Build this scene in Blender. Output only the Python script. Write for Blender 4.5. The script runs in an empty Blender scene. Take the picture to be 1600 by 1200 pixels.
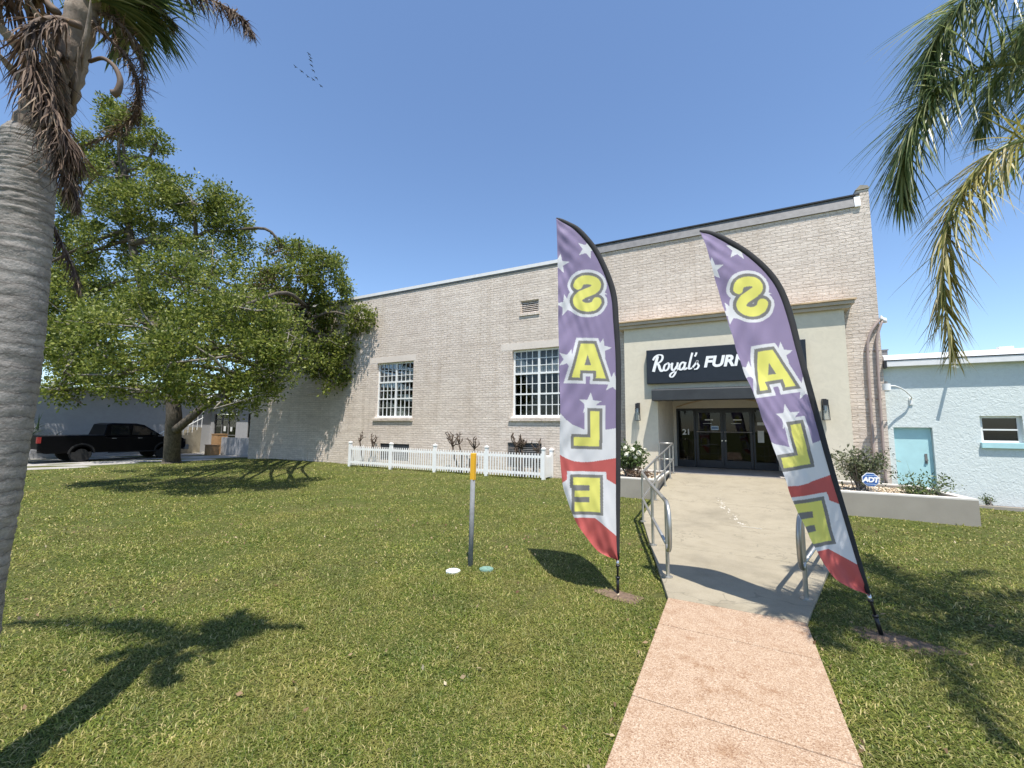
import bpy, math, random
import numpy as np
from mathutils import Vector, Matrix, Euler

random.seed(7)
rng = np.random.default_rng(11)
sc = bpy.context.scene
COL = sc.collection

# ------------------------------------------------------------------ camera geometry
H = 1.75
F_PX, YAW, PITCH, ROLL = 658.76, 0.477414, 0.102711, 0.009642
def _basis():
    cy, sy = math.cos(YAW), math.sin(YAW)
    f0 = np.array([-sy, cy, 0]); r0 = np.array([cy, sy, 0]); u0 = np.array([0, 0, 1.])
    cp, sp = math.cos(PITCH), math.sin(PITCH)
    f = f0*cp + u0*sp; u = -f0*sp + u0*cp
    cr, sr = math.cos(ROLL), math.sin(ROLL)
    return r0*cr + u*sr, -r0*sr + u*cr, f
CR, CU, CF = _basis()
CO = np.array([0, 0, H])
def ray(x, y): return CR*(x-800)/F_PX + CU*(600-y)/F_PX + CF
def at(x, y, Y):            # point on the vertical plane Y
    d = ray(x, y); return CO + d*(Y/d[1])
def deep(x, y, depth):      # point at a distance in front
    return CO + ray(x, y)*depth
def ground(x, y, z=0.0):
    d = ray(x, y); return CO + d*((z-H)/d[2])

# ------------------------------------------------------------------ mesh builder
class MB:
    def __init__(s): s.v = []; s.f = []; s.mi = []
    def add(s, vs, fs, mi=0):
        o = len(s.v); s.v.extend([tuple(map(float, p)) for p in vs])
        for f in fs: s.f.append(tuple(i+o for i in f)); s.mi.append(mi)
        return s
    def box(s, a, b, mi=0):
        x0, y0, z0 = a; x1, y1, z1 = b
        return s.add([(x0,y0,z0),(x1,y0,z0),(x1,y1,z0),(x0,y1,z0),(x0,y0,z1),(x1,y0,z1),(x1,y1,z1),(x0,y1,z1)],
                     [(0,3,2,1),(4,5,6,7),(0,1,5,4),(1,2,6,5),(2,3,7,6),(3,0,4,7)], mi)
    def cbox(s, c, h, mi=0):
        return s.box([c[i]-h[i] for i in range(3)], [c[i]+h[i] for i in range(3)], mi)
    def prism(s, poly, lo, hi, mi=0):
        """poly: list of (x,y); lo/hi: numbers or functions of (x,y)"""
        zl = lo if callable(lo) else (lambda x, y: lo); zh = hi if callable(hi) else (lambda x, y: hi)
        n = len(poly)
        vs = [(x, y, zl(x, y)) for x, y in poly] + [(x, y, zh(x, y)) for x, y in poly]
        fs = [tuple(range(n-1, -1, -1)), tuple(range(n, 2*n))] + [(i, (i+1) % n, n+(i+1) % n, n+i) for i in range(n)]
        return s.add(vs, fs, mi)
    def extr_y(s, poly, y0, y1, mi=0):
        """poly in (x,z) extruded along y"""
        n = len(poly)
        vs = [(x, y0, z) for x, z in poly] + [(x, y1, z) for x, z in poly]
        fs = [tuple(range(n)), tuple(range(2*n-1, n-1, -1))] + [((i+1) % n, i, n+i, n+(i+1) % n) for i in range(n)]
        return s.add(vs, fs, mi)
    def extr_x(s, poly, x0, x1, mi=0):
        """poly in (y,z) extruded along x"""
        n = len(poly)
        vs = [(x0, y, z) for y, z in poly] + [(x1, y, z) for y, z in poly]
        fs = [tuple(range(n-1, -1, -1)), tuple(range(n, 2*n))] + [(i, (i+1) % n, n+(i+1) % n, n+i) for i in range(n)]
        return s.add(vs, fs, mi)
    def tube(s, pts, r, n=8, mi=0, cap=True, ry=None):
        pts = [np.array(p, float) for p in pts]; m = len(pts)
        rr = r if hasattr(r, '__len__') else [r]*m
        vs = []; prev = None
        for i, p in enumerate(pts):
            t = pts[min(i+1, m-1)] - pts[max(i-1, 0)]
            t = t/(np.linalg.norm(t)+1e-9)
            if prev is None:
                a = np.array([0, 1., 0]) if abs(t[1]) < .8 else np.array([1., 0, 0])
                nn = np.cross(a, t)
            else: nn = prev - t*(prev@t)
            nn /= (np.linalg.norm(nn)+1e-9); prev = nn; bb = np.cross(t, nn)
            k = 1 if ry is None else ry
            for j in range(n):
                a = 2*math.pi*j/n
                vs.append(p + rr[i]*(nn*math.cos(a) + bb*math.sin(a)*k))
        fs = [(i*n+j, i*n+(j+1) % n, (i+1)*n+(j+1) % n, (i+1)*n+j) for i in range(m-1) for j in range(n)]
        if cap: fs += [tuple(range(n-1, -1, -1)), tuple(range((m-1)*n, m*n))]
        return s.add(vs, fs, mi)
    def disc(s, c, r, h, n=24, mi=0):
        return s.prism([(c[0]+r*math.cos(2*math.pi*i/n), c[1]+r*math.sin(2*math.pi*i/n)) for i in range(n)], c[2], c[2]+h, mi)
    def ball(s, c, r, n=8, m=6, mi=0):
        rx, ry, rz = r if hasattr(r, '__len__') else (r, r, r)
        vs = [(c[0], c[1], c[2]-rz)]
        for i in range(1, m):
            a = -math.pi/2 + math.pi*i/m
            for j in range(n):
                b = 2*math.pi*j/n
                vs.append((c[0]+rx*math.cos(a)*math.cos(b), c[1]+ry*math.cos(a)*math.sin(b), c[2]+rz*math.sin(a)))
        vs.append((c[0], c[1], c[2]+rz)); L = len(vs)-1
        fs = [(0, 1+(j+1) % n, 1+j) for j in range(n)]
        for i in range(m-2):
            for j in range(n):
                fs.append((1+i*n+j, 1+i*n+(j+1) % n, 1+(i+1)*n+(j+1) % n, 1+(i+1)*n+j))
        fs += [(L, 1+(m-2)*n+j, 1+(m-2)*n+(j+1) % n) for j in range(n)]
        return s.add(vs, fs, mi)
    def build(s, name, mats, parent=None, smooth=False, bevel=0, loc=None):
        me = bpy.data.meshes.new(name)
        vs = s.v
        if parent is not None:
            ox, oy, oz = parent_world(parent)
            vs = [(x-ox, y-oy, z-oz) for x, y, z in vs]
        elif loc is not None:
            vs = [(x-loc[0], y-loc[1], z-loc[2]) for x, y, z in vs]
        me.from_pydata(vs, [], s.f)
        if not isinstance(mats, (list, tuple)): mats = [mats]
        for m in mats: me.materials.append(m)
        if len(mats) > 1: me.polygons.foreach_set('material_index', s.mi)
        if smooth: me.polygons.foreach_set('use_smooth', [True]*len(s.f))
        me.validate(); me.update()
        o = bpy.data.objects.new(name, me); COL.objects.link(o)
        if loc is not None and parent is None: o.location = loc
        o.parent = parent
        if bevel:
            b = o.modifiers.new('bevel', 'BEVEL'); b.width = bevel; b.segments = 2; b.limit_method = 'ANGLE'
        return o
def parent_world(p):
    x = y = z = 0.0
    while p is not None:
        x += p.location[0]; y += p.location[1]; z += p.location[2]; p = p.parent
    return x, y, z

def np_mesh(name, verts, faces4, mat, parent=None, smooth=False, attrs=None):
    """fast mesh from arrays of quads (k,4) or tris (k,3)"""
    me = bpy.data.meshes.new(name)
    verts = np.asarray(verts, np.float32)
    if parent is not None:
        verts = verts - np.array(parent_world(parent), np.float32)
    faces4 = np.asarray(faces4, np.int32); k, c = faces4.shape
    me.vertices.add(len(verts)); me.vertices.foreach_set('co', verts.ravel())
    me.loops.add(k*c); me.loops.foreach_set('vertex_index', faces4.ravel())
    me.polygons.add(k)
    me.polygons.foreach_set('loop_start', np.arange(k, dtype=np.int32)*c)
    me.polygons.foreach_set('loop_total', np.full(k, c, np.int32))
    if smooth: me.polygons.foreach_set('use_smooth', np.ones(k, bool))
    me.materials.append(mat)
    if attrs:
        for an, arr in attrs.items():
            a = me.color_attributes.new(an, 'FLOAT_COLOR', 'POINT')
            a.data.foreach_set('color', np.asarray(arr, np.float32).ravel())
    me.update(calc_edges=True)
    o = bpy.data.objects.new(name, me); COL.objects.link(o); o.parent = parent
    return o

def tag(o, label=None, cat=None, group=None, kind=None):
    if label: o['label'] = label
    if cat: o['category'] = cat
    if group: o['group'] = group
    if kind: o['kind'] = kind
    return o
def thing(name, label, cat, loc=(0, 0, 0), group=None):
    o = bpy.data.objects.new(name, None); COL.objects.link(o); o.location = loc
    o.empty_display_size = .2
    return tag(o, label, cat, group)

# ------------------------------------------------------------------ materials
class NT:
    def __init__(s, name):
        s.m = bpy.data.materials.new(name); s.m.use_nodes = True
        s.n = s.m.node_tree.nodes; s.l = s.m.node_tree.links
        s.p = s.n['Principled BSDF']; s.out = s.n['Material Output']
        s._tc = None
    def node(s, t, **kw):
        n = s.n.new(t)
        for k, v in kw.items():
            if k.startswith('i_'):
                n.inputs[k[2:].replace('_', ' ')].default_value = v
            else: setattr(n, k, v)
        return n
    def link(s, a, b): s.l.new(a, b)
    def obj(s):
        if s._tc is None: s._tc = s.node('ShaderNodeTexCoord')
        return s._tc.outputs['Object']
    def mapping(s, scale, vec=None):
        m = s.node('ShaderNodeMapping'); m.inputs['Scale'].default_value = scale
        s.link(vec or s.obj(), m.inputs['Vector']); return m.outputs[0]
    def noise(s, scale, detail=4, rough=.55, vec=None, dist=0):
        n = s.node('ShaderNodeTexNoise'); n.inputs['Scale'].default_value = scale
        n.inputs['Detail'].default_value = detail; n.inputs['Roughness'].default_value = rough
        n.inputs['Distortion'].default_value = dist
        s.link(vec or s.obj(), n.inputs['Vector']); return n.outputs['Fac']
    def ramp(s, fac, stops):
        r = s.node('ShaderNodeValToRGB'); e = r.color_ramp.elements
        while len(e) < len(stops): e.new(.5)
        for el, (p, c) in zip(e, stops):
            el.position = p; el.color = (*c, 1) if len(c) == 3 else c
        s.link(fac, r.inputs[0]); return r.outputs['Color']
    def mix(s, fac, a, b, mode='MIX'):
        m = s.node('ShaderNodeMix', data_type='RGBA', blend_type=mode)
        for sock, v in ((m.inputs[0], fac), (m.inputs[6], a), (m.inputs[7], b)):
            if hasattr(v, 'is_linked') or hasattr(v, 'links'): s.link(v, sock)
            elif isinstance(v, (int, float)): sock.default_value = v
            else: sock.default_value = (*v, 1)
        return m.outputs[2]
    def math(s, op, a, b=0.0):
        m = s.node('ShaderNodeMath', operation=op)
        for sock, v in ((m.inputs[0], a), (m.inputs[1], b)):
            if hasattr(v, 'links'): s.link(v, sock)
            else: sock.default_value = v
        return m.outputs[0]
    def bump(s, h, strength=.4, dist=.01, prev=None):
        b = s.node('ShaderNodeBump'); b.inputs['Strength'].default_value = strength; b.inputs['Distance'].default_value = dist
        s.link(h, b.inputs['Height'])
        if prev: s.link(prev, b.inputs['Normal'])
        return b.outputs[0]
    def done(s, col=None, rough=.8, normal=None, metal=0, spec=.5):
        if col is not None:
            if hasattr(col, 'links'): s.link(col, s.p.inputs['Base Color'])
            else: s.p.inputs['Base Color'].default_value = (*col, 1)
        if hasattr(rough, 'links'): s.link(rough, s.p.inputs['Roughness'])
        else: s.p.inputs['Roughness'].default_value = rough
        s.p.inputs['Metallic'].default_value = metal
        s.p.inputs['Specular IOR Level'].default_value = spec
        if normal is not None: s.link(normal, s.p.inputs['Normal'])
        return s.m
    def translucent(s, col, amt):
        """mix some translucency in (leaves, cloth)"""
        t = s.node('ShaderNodeBsdfTranslucent'); mx = s.node('ShaderNodeMixShader'); mx.inputs[0].default_value = amt
        if hasattr(col, 'links'): s.link(col, t.inputs[0])
        else: t.inputs[0].default_value = (*col, 1)
        s.link(s.p.outputs[0], mx.inputs[1]); s.link(t.outputs[0], mx.inputs[2]); s.link(mx.outputs[0], s.out.inputs[0])
        return s.m

def simple(name, col, rough=.6, metal=0, var=.15, scale=6, bump=0, bscale=40, spec=.5):
    t = NT(name)
    n = t.noise(scale)
    c = t.ramp(n, [(.3, tuple(max(0, x*(1-var)) for x in col)), (.7, tuple(min(1, x*(1+var)) for x in col))])
    nm = None
    if bump: nm = t.bump(t.noise(bscale), bump, .01)
    return t.done(c, rough, nm, metal, spec)

def brick_mat():
    t = NT('painted_brick')
    sx = t.node('ShaderNodeSeparateXYZ'); t.link(t.obj(), sx.inputs[0])
    xy = t.math('ADD', t.math('ADD', sx.outputs[0], sx.outputs[1]), t.math('MULTIPLY', t.noise(7, 4), .16))
    wob = t.math('ADD', t.math('MULTIPLY', t.noise(1.6, 3), .035), t.math('MULTIPLY', t.noise(9, 3), .03))
    zz = t.math('ADD', sx.outputs[2], wob)
    cv = t.node('ShaderNodeCombineXYZ'); t.link(xy, cv.inputs[0]); t.link(zz, cv.inputs[1])
    b = t.node('ShaderNodeTexBrick', offset=.5, squash=1)
    b.inputs['Color1'].default_value = (.2, .2, .2, 1); b.inputs['Color2'].default_value = (.85, .85, .85, 1); b.inputs['Mortar'].default_value = (0, 0, 0, 1)
    b.inputs['Scale'].default_value = 1; b.inputs['Brick Width'].default_value = .30; b.inputs['Row Height'].default_value = .098
    b.inputs['Mortar Size'].default_value = .011; b.inputs['Mortar Smooth'].default_value = .35; b.inputs['Bias'].default_value = 0
    t.link(cv.outputs[0], b.inputs['Vector'])
    m2 = t.mapping((1.4, 1.4, 5.0)); n1 = t.noise(1.0, 6, .65, m2)
    n2 = t.noise(13, 5, .7, t.mapping((.6, .6, 2.2)))
    c = t.ramp(n1, [(.3, (.60, .52, .45)), (.55, (.71, .625, .545)), (.75, (.775, .695, .615))])
    tone = t.ramp(b.outputs['Color'], [(0, (.80, .78, .76)), (.15, (.91, .90, .89)), (.5, (.98, .98, .98)), (1, (1.06, 1.05, 1.04))])
    c = t.mix(1.0, c, tone, 'MULTIPLY')
    c = t.mix(.65, c, t.ramp(n2, [(.28, (.62, .58, .545)), (.5, (1, 1, 1)), (.72, (1.15, 1.13, 1.12))]), 'MULTIPLY')
    st = t.noise(1.0, 5, .6, t.mapping((2.6, 2.6, .22)))
    c = t.mix(.5, c, t.ramp(st, [(.32, (.80, .77, .73)), (.50, (1, 1, 1))]), 'MULTIPLY')
    pz = t.noise(.35, 4, .6); c = t.mix(.8, c, t.ramp(pz, [(.35, (.90, .88, .86)), (.6, (1.03, 1.03, 1.03))]), 'MULTIPLY')
    # seams of the old bond courses
    fr = t.math('FRACT', t.math('MULTIPLY', zz, 1/.736)); seam = t.math('LESS_THAN', fr, .022)
    c = t.mix(t.math('MULTIPLY', seam, .35), c, (.2, .17, .15))
    hgt = t.math('ADD', t.math('MULTIPLY', b.outputs['Fac'], -.8), t.math('MULTIPLY', n2, 1.5))
    hgt = t.math('ADD', hgt, t.math('MULTIPLY', b.outputs['Color'], .5))
    nm = t.bump(hgt, .75, .018)
    return t.done(c, .75, nm, 0, .25)

def stucco(name, col, scale=9, strength=.7, var=.12, dist=.02):
    t = NT(name)
    n = t.noise(scale, 6, .6, dist=1.2); n2 = t.noise(.7, 4)
    c = t.ramp(n2, [(.3, tuple(x*(1-var) for x in col)), (.7, tuple(x*(1+var*.4) for x in col))])
    c = t.mix(.5, c, t.ramp(n, [(.3, (.86, .86, .86)), (.6, (1.03, 1.03, 1.03))]), 'MULTIPLY')
    return t.done(c, .85, t.bump(n, strength, dist), 0, .25)

def concrete_mat(name, col, speck=.25):
    t = NT(name)
    n1 = t.noise(.9, 6, .65); n2 = t.noise(60, 4, .7); n3 = t.noise(4, 5, .7)
    c = t.ramp(n1, [(.25, tuple(x*.72 for x in col)), (.5, col), (.75, tuple(x*1.1 for x in col))])
    c = t.mix(.6, c, t.ramp(n3, [(.3, (.80, .79, .76)), (.55, (1, 1, 1))]), 'MULTIPLY')
    c = t.mix(speck*2, c, t.ramp(n2, [(.3, (.75, .75, .75)), (.6, (1.08, 1.08, 1.08))]), 'MULTIPLY')
    v = t.node('ShaderNodeTexVoronoi', feature='DISTANCE_TO_EDGE'); v.inputs['Scale'].default_value = .55
    t.link(t.node('ShaderNodeVectorMath', operation='ADD').outputs[0], v.inputs['Vector'])
    vm = [x for x in t.n if x.type == 'VECT_MATH'][-1]
    nn = t.node('ShaderNodeTexNoise'); nn.inputs['Scale'].default_value = 3; t.link(t.obj(), nn.inputs['Vector'])
    t.link(t.obj(), vm.inputs[0]); t.link(nn.outputs['Color'], vm.inputs[1])
    crack = t.math('LESS_THAN', v.outputs['Distance'], .006)
    c = t.mix(t.math('MULTIPLY', crack, .35), c, tuple(x*.35 for x in col))
    return t.done(c, .85, t.bump(n2, .25, .004), 0, .3)

def path_mat():
    t = NT('pink_aggregate')
    v = t.node('ShaderNodeTexVoronoi'); v.inputs['Scale'].default_value = 150; t.link(t.obj(), v.inputs['Vector'])
    n1 = t.noise(1.6, 6, .65); n2 = t.noise(7, 5, .7); n4 = t.noise(130, 2)
    sp = t.node('ShaderNodeSeparateColor'); t.link(v.outputs['Color'], sp.inputs[0])
    c = t.ramp(sp.outputs[0], [(0, (.25, .155, .10)), (.3, (.37, .255, .17)), (.7, (.42, .305, .21)), (1, (.52, .41, .31))])
    st = t.ramp(n2, [(.34, (.76, .66, .58)), (.52, (1, 1, 1))])
    c = t.mix(t.ramp(n1, [(.42, (1, 1, 1)), (.62, (.15, .15, .15))]), c, t.mix(1, c, st, 'MULTIPLY'))
    c = t.mix(.35, c, t.ramp(n4, [(.3, (.7, .66, .62)), (.6, (1.1, 1.1, 1.1))]), 'MULTIPLY')
    return t.done(c, .9, t.bump(v.outputs['Distance'], .5, .004), 0, .25)

def lawn_mat():
    t = NT('lawn_soil_and_thatch')
    n1 = t.noise(.55, 5, .6); n2 = t.noise(38, 6, .75); n3 = t.noise(4.5, 5, .7)
    g = t.ramp(n2, [(.25, (.022, .032, .008)), (.45, (.065, .085, .02)), (.62, (.115, .13, .036)), (.8, (.21, .19, .08))])
    d = t.ramp(n2, [(.25, (.05, .045, .02)), (.5, (.13, .115, .045)), (.8, (.27, .22, .115))])
    f = t.ramp(t.math('ADD', t.math('MULTIPLY', n1, .6), t.math('MULTIPLY', n3, .45)), [(.48, (0, 0, 0)), (.66, (1, 1, 1))])
    c = t.mix(t.math('MULTIPLY', f, .8), g, d)
    return t.done(c, .95, t.bump(n2, .9, .03), 0, .1)

def blade_mat(name, stops, tr=.35, rough=.55, patch=True):
    t = NT(name)
    g = t.node('ShaderNodeNewGeometry')
    c = t.ramp(g.outputs['Random Per Island'], stops)
    if patch:
        n = t.noise(.8, 4, .6)
        n_ = t.noise(3.2, 5, .7); c = t.mix(1, c, t.ramp(t.noise(1.5, 4, .6), [(.35, (.86, .90, .82)), (.65, (1.36, 1.28, 1.15))]), 'MULTIPLY')
        c = t.mix(t.ramp(t.math('ADD', t.math('MULTIPLY', n, .5), t.math('MULTIPLY', n_, .5)), [(.44, (0, 0, 0)), (.68, (.5, .5, .5))]), c, (.33, .27, .09))
    t.done(c, rough, None, 0, .35)
    return t.translucent(c, tr)

def glass_mat(name='window_glass', tint=.8, refl=.0):
    t = NT(name)
    t.n.remove(t.p)
    tr = t.node('ShaderNodeBsdfTransparent'); tr.inputs[0].default_value = (tint, tint*1.02, tint*1.03, 1)
    gl = t.node('ShaderNodeBsdfGlossy'); gl.inputs['Roughness'].default_value = .02
    fr = t.node('ShaderNodeFresnel'); fr.inputs[0].default_value = 1.5
    mx = t.node('ShaderNodeMixShader'); t.link(t.math('ADD', t.math('MULTIPLY', fr.outputs[0], .7), refl), mx.inputs[0])
    t.link(tr.outputs[0], mx.inputs[1]); t.link(gl.outputs[0], mx.inputs[2]); t.link(mx.outputs[0], t.out.inputs[0])
    return t.m

def flag_mat():
    t = NT('printed_flag_cloth')
    a = t.node('ShaderNodeAttribute', attribute_name='print')
    w = t.noise(420, 2)
    c = t.mix(.25, a.outputs['Color'], t.ramp(w, [(.3, (.85, .85, .85)), (.7, (1.05, 1.05, 1.05))]), 'MULTIPLY')
    t.done(c, .6, t.bump(t.noise(5, 3), .12, .02), 0, .3)
    return t.translucent(c, .3)

M = {}
M['brick'] = brick_mat()
M['lintel'] = stucco('lintel_paint', (.69, .61, .535), 12, .4, .08, .01)
M['portal'] = stucco('cream_stucco', (.66, .60, .475), 5, .25, .06, .01)
M['recess'] = stucco('recess_stucco', (.60, .56, .49), 5, .2, .05, .01)
M['blue'] = stucco('pale_aqua_stucco', (.655, .705, .685), 13, .75, .06, .02)
M['teal'] = simple('teal_paint', (.42, .66, .68), .5, var=.05)
M['white'] = simple('white_paint', (.78, .78, .76), .45, var=.03)
M['vinyl'] = simple('white_vinyl', (.80, .80, .79), .35, var=.03)
M['coping'] = simple('coping_metal', (.72, .71, .70), .4, var=.05)
M['flash'] = simple('grey_flashing', (.17, .165, .165), .6, var=.2)
M['black'] = simple('black_trim', (.015, .015, .017), .5, var=.3)
M['cornice'] = simple('cornice_paint', (.45, .38, .29), .6, var=.12, scale=3)
M['cap'] = simple('cornice_cap', (.52, .37, .22), .7, var=.25, scale=4)
M['roof'] = simple('roof_felt', (.25, .24, .23), .9)
M['roofwhite'] = simple('white_roof_membrane', (.82, .82, .82), .6, var=.04)
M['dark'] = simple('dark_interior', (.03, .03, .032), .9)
M['navy'] = simple('dark_door_paint', (.016, .018, .028), .35, var=.2)
M['sign'] = simple('sign_face', (.012, .014, .02), .35, var=.15)
M['awning'] = simple('awning_metal', (.03, .033, .036), .55, var=.25, scale=3)
M['letter'] = simple('letter_white', (.85, .85, .85), .5, var=.02)
M['glass'] = glass_mat()
M['dglass'] = glass_mat('door_glass', .4, .0)
M['curtain'] = simple('white_sheer_curtain', (.75, .76, .75), .8, var=.05)
M['pipe'] = simple('painted_pipe', (.36, .28, .25), .55, var=.1)
M['grille'] = simple('grey_grille', (.16, .155, .15), .6)
M['rail'] = simple('galvanised_rail', (.46, .45, .42), .42, .8, .12, 8)
M['conc'] = concrete_mat('ramp_concrete', (.315, .274, .20))
M['landing'] = concrete_mat('landing_concrete', (.44, .40, .36), .1)
M['drive'] = concrete_mat('driveway_concrete', (.38, .36, .33))
M['path'] = path_mat()
M['scrape'] = simple('chalky_scrape', (.52, .48, .41), .9, var=.25, scale=30)
M['planter'] = simple('planter_paint', (.30, .27, .225), .7, var=.08, scale=2, bump=.15)
M['plcap'] = simple('planter_cap', (.66, .62, .56), .75, var=.08)
M['lawn'] = lawn_mat()
M['galv'] = simple('galvanised_post', (.20, .205, .21), .8, 0, .15, 20, spec=.2)
M['yellow'] = simple('yellow_plastic', (.76, .40, .02), .45, var=.06)
M['lidw'] = simple('white_meter_lid', (.60, .64, .62), .7, var=.3, scale=25)
M['lidg'] = simple('green_meter_lid', (.16, .27, .21), .7, var=.3, scale=25)
M['flag'] = flag_mat()
M['pole'] = simple('black_pole', (.014, .014, .015), .4)
M['sleeve'] = simple('black_sleeve', (.02, .02, .023), .75)
M['steel'] = simple('chrome_bar', (.6, .6, .6), .25, .9, .05)
M['lampglass'] = glass_mat('lantern_glass', .85, .06)
M['truck'] = simple('black_truck_paint', (.002, .002, .003), .4, var=.2, spec=.12)
M['tyre'] = simple('tyre_rubber', (.012, .012, .012), .85)
M['tint'] = simple('tinted_glass', (.008, .009, .011), .08)
M['tail'] = simple('tail_lamp', (.25, .02, .02), .25)
M['annex'] = stucco('shade_darkened_grey_paint', (.36, .36, .365), 4, .2, .06, .01)  # grey darkened to stand in for tree shade on the annex
M['wood'] = simple('brown_cardboard', (.38, .22, .10), .8, var=.2)
M['timber'] = simple('amber_timber', (.40, .23, .11), .7, var=.25)
M['blue_sign'] = simple('sign_blue', (.035, .11, .33), .4, var=.05)
M['sticker'] = simple('pale_blue_sticker', (.45, .60, .80), .5, var=.05)
M['paper'] = simple('white_paper', (.7, .7, .68), .7, var=.05)

def stone_mat():
    t = NT('tan_mulch_stones')
    g = t.node('ShaderNodeNewGeometry')
    c = t.ramp(g.outputs['Random Per Island'], [(0, (.20, .13, .08)), (.35, (.42, .33, .22)), (.7, (.58, .49, .37)), (1, (.70, .65, .57))])
    return t.done(c, .85, None, 0, .2)
M['stone'] = stone_mat()
M['soil'] = simple('brown_soil', (.15, .10, .065), .95, var=.4, scale=20, bump=.8)
def bark(name, c0, c1, scale):
    t = NT(name); m = t.mapping((1, 1, .35))
    n = t.noise(scale, 8, .7, m); n2 = t.noise(scale*.2, 4)
    c = t.ramp(n, [(.3, c0), (.7, c1)])
    c = t.mix(.5, c, t.ramp(n2, [(.3, (.6, .6, .6)), (.7, (1.1, 1.1, 1.1))]), 'MULTIPLY')
    return t.done(c, .9, t.bump(n, .8, .03), 0, .15)
M['bark'] = bark('oak_bark', (.05, .04, .03), (.17, .145, .115), 14)
M['twig'] = bark('pale_twig', (.16, .14, .115), (.34, .31, .27), 20)
M['stub'] = bark('dark_stub_bark', (.06, .045, .035), (.17, .13, .10), 30)
def palm_trunk_mat():
    t = NT('palm_trunk_bark')
    n = t.noise(9, 8, .75, t.mapping((1, 1, 3.2)), .5); n2 = t.noise(2.6, 5, .65); n3 = t.noise(70, 4, .75); n4 = t.noise(16, 6, .7)
    w = t.node('ShaderNodeTexWave', wave_type='BANDS', bands_direction='Z', wave_profile='SAW')
    w.inputs['Scale'].default_value = 5.2; w.inputs['Distortion'].default_value = 3.0; w.inputs['Detail'].default_value = 4; w.inputs['Detail Scale'].default_value = 2.2; w.inputs['Detail Roughness'].default_value = .65
    t.link(t.obj(), w.inputs['Vector'])
    c = t.ramp(n, [(.28, (.17, .15, .135)), (.45, (.31, .285, .26)), (.7, (.43, .40, .37))])
    c = t.mix(.8, c, t.ramp(w.outputs['Fac'], [(0, (.36, .33, .31)), (.12, (.82, .81, .80)), (.6, (1.06, 1.06, 1.06)), (1, (.88, .87, .86))]), 'MULTIPLY')
    c = t.mix(.7, c, t.ramp(n2, [(.3, (.66, .64, .62)), (.65, (1.1, 1.1, 1.1))]), 'MULTIPLY')
    c = t.mix(.6, c, t.ramp(n3, [(.3, (.62, .62, .62)), (.6, (1.08, 1.08, 1.08))]), 'MULTIPLY')
    c = t.mix(t.ramp(n4, [(.66, (0, 0, 0)), (.70, (.7, .7, .7))]), c, (.10, .085, .07))
    return t.done(c, .9, t.bump(w.outputs['Fac'], .8, .012, t.bump(n3, .6, .006)), 0, .15)
M['palmtrunk'] = palm_trunk_mat()
M['shaft'] = bark('palm_boot_fibre', (.10, .065, .045), (.42, .35, .28), 6)
LEAF = [(0, (.05, .075, .012)), (.35, (.125, .165, .025)), (.75, (.215, .25, .045)), (1, (.35, .36, .09))]
M['leaf'] = blade_mat('oak_leaf', LEAF, .42, .45, False)
M['leafdry'] = blade_mat('dry_oak_leaf', [(0, (.08, .05, .03)), (1, (.19, .12, .075))], .25, .7, False)
M['leaf2'] = blade_mat('shrub_leaf', [(0, (.05, .085, .025)), (.6, (.11, .16, .05)), (1, (.20, .24, .11))], .3, .4, False)
M['leaf3'] = blade_mat('sparse_shrub_leaf', [(0, (.06, .07, .035)), (.6, (.13, .15, .07)), (1, (.24, .25, .15))], .25, .4, False)
M['flower'] = simple('cream_flower', (.75, .72, .58), .6, var=.06)
M['palmgreen'] = blade_mat('palm_leaflet', [(0, (.045, .08, .03)), (.45, (.12, .17, .06)), (.8, (.24, .28, .10)), (1, (.42, .42, .22))], .48, .35, False)
M['palmyellow'] = blade_mat('yellowing_palm_leaflet', [(0, (.12, .13, .04)), (.35, (.24, .23, .06)), (.7, (.42, .36, .11)), (1, (.60, .52, .33))], .35, .45, False)
M['palmbrown'] = blade_mat('dead_palm_leaflet', [(0, (.04, .025, .018)), (.5, (.12, .075, .052)), (.85, (.23, .155, .105)), (1, (.42, .32, .22))], .25, .7, False)
M['rachisg'] = simple('green_rachis', (.20, .23, .07), .5, var=.2)
M['rachisb'] = simple('brown_rachis', (.12, .08, .055), .8, var=.3)
M['grass'] = blade_mat('grass_blade', [(0, (.055, .080, .011)), (.25, (.105, .148, .022)), (.58, (.165, .205, .036)), (.80, (.25, .255, .065)), (1, (.50, .43, .22))], .35, .5, True)
M['fallen'] = blade_mat('fallen_leaf', [(0, (.20, .11, .06)), (.6, (.36, .25, .14)), (1, (.52, .44, .30))], .2, .7, False)

def lerp(a, b, t): return a + (b-a)*t
def catmull(pts, n):
    P = [np.array(p, float) for p in pts]; P = [2*P[0]-P[1]] + P + [2*P[-1]-P[-2]]
    out = []
    segs = len(P)-3
    for k in range(n+1):
        s = k/n*segs; i = min(int(s), segs-1); t = s-i
        p0, p1, p2, p3 = P[i:i+4]
        out.append(.5*((2*p1)+(-p0+p2)*t+(2*p0-5*p1+4*p2-p3)*t*t+(-p0+3*p1-3*p2+p3)*t**3))
    return out

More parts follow.
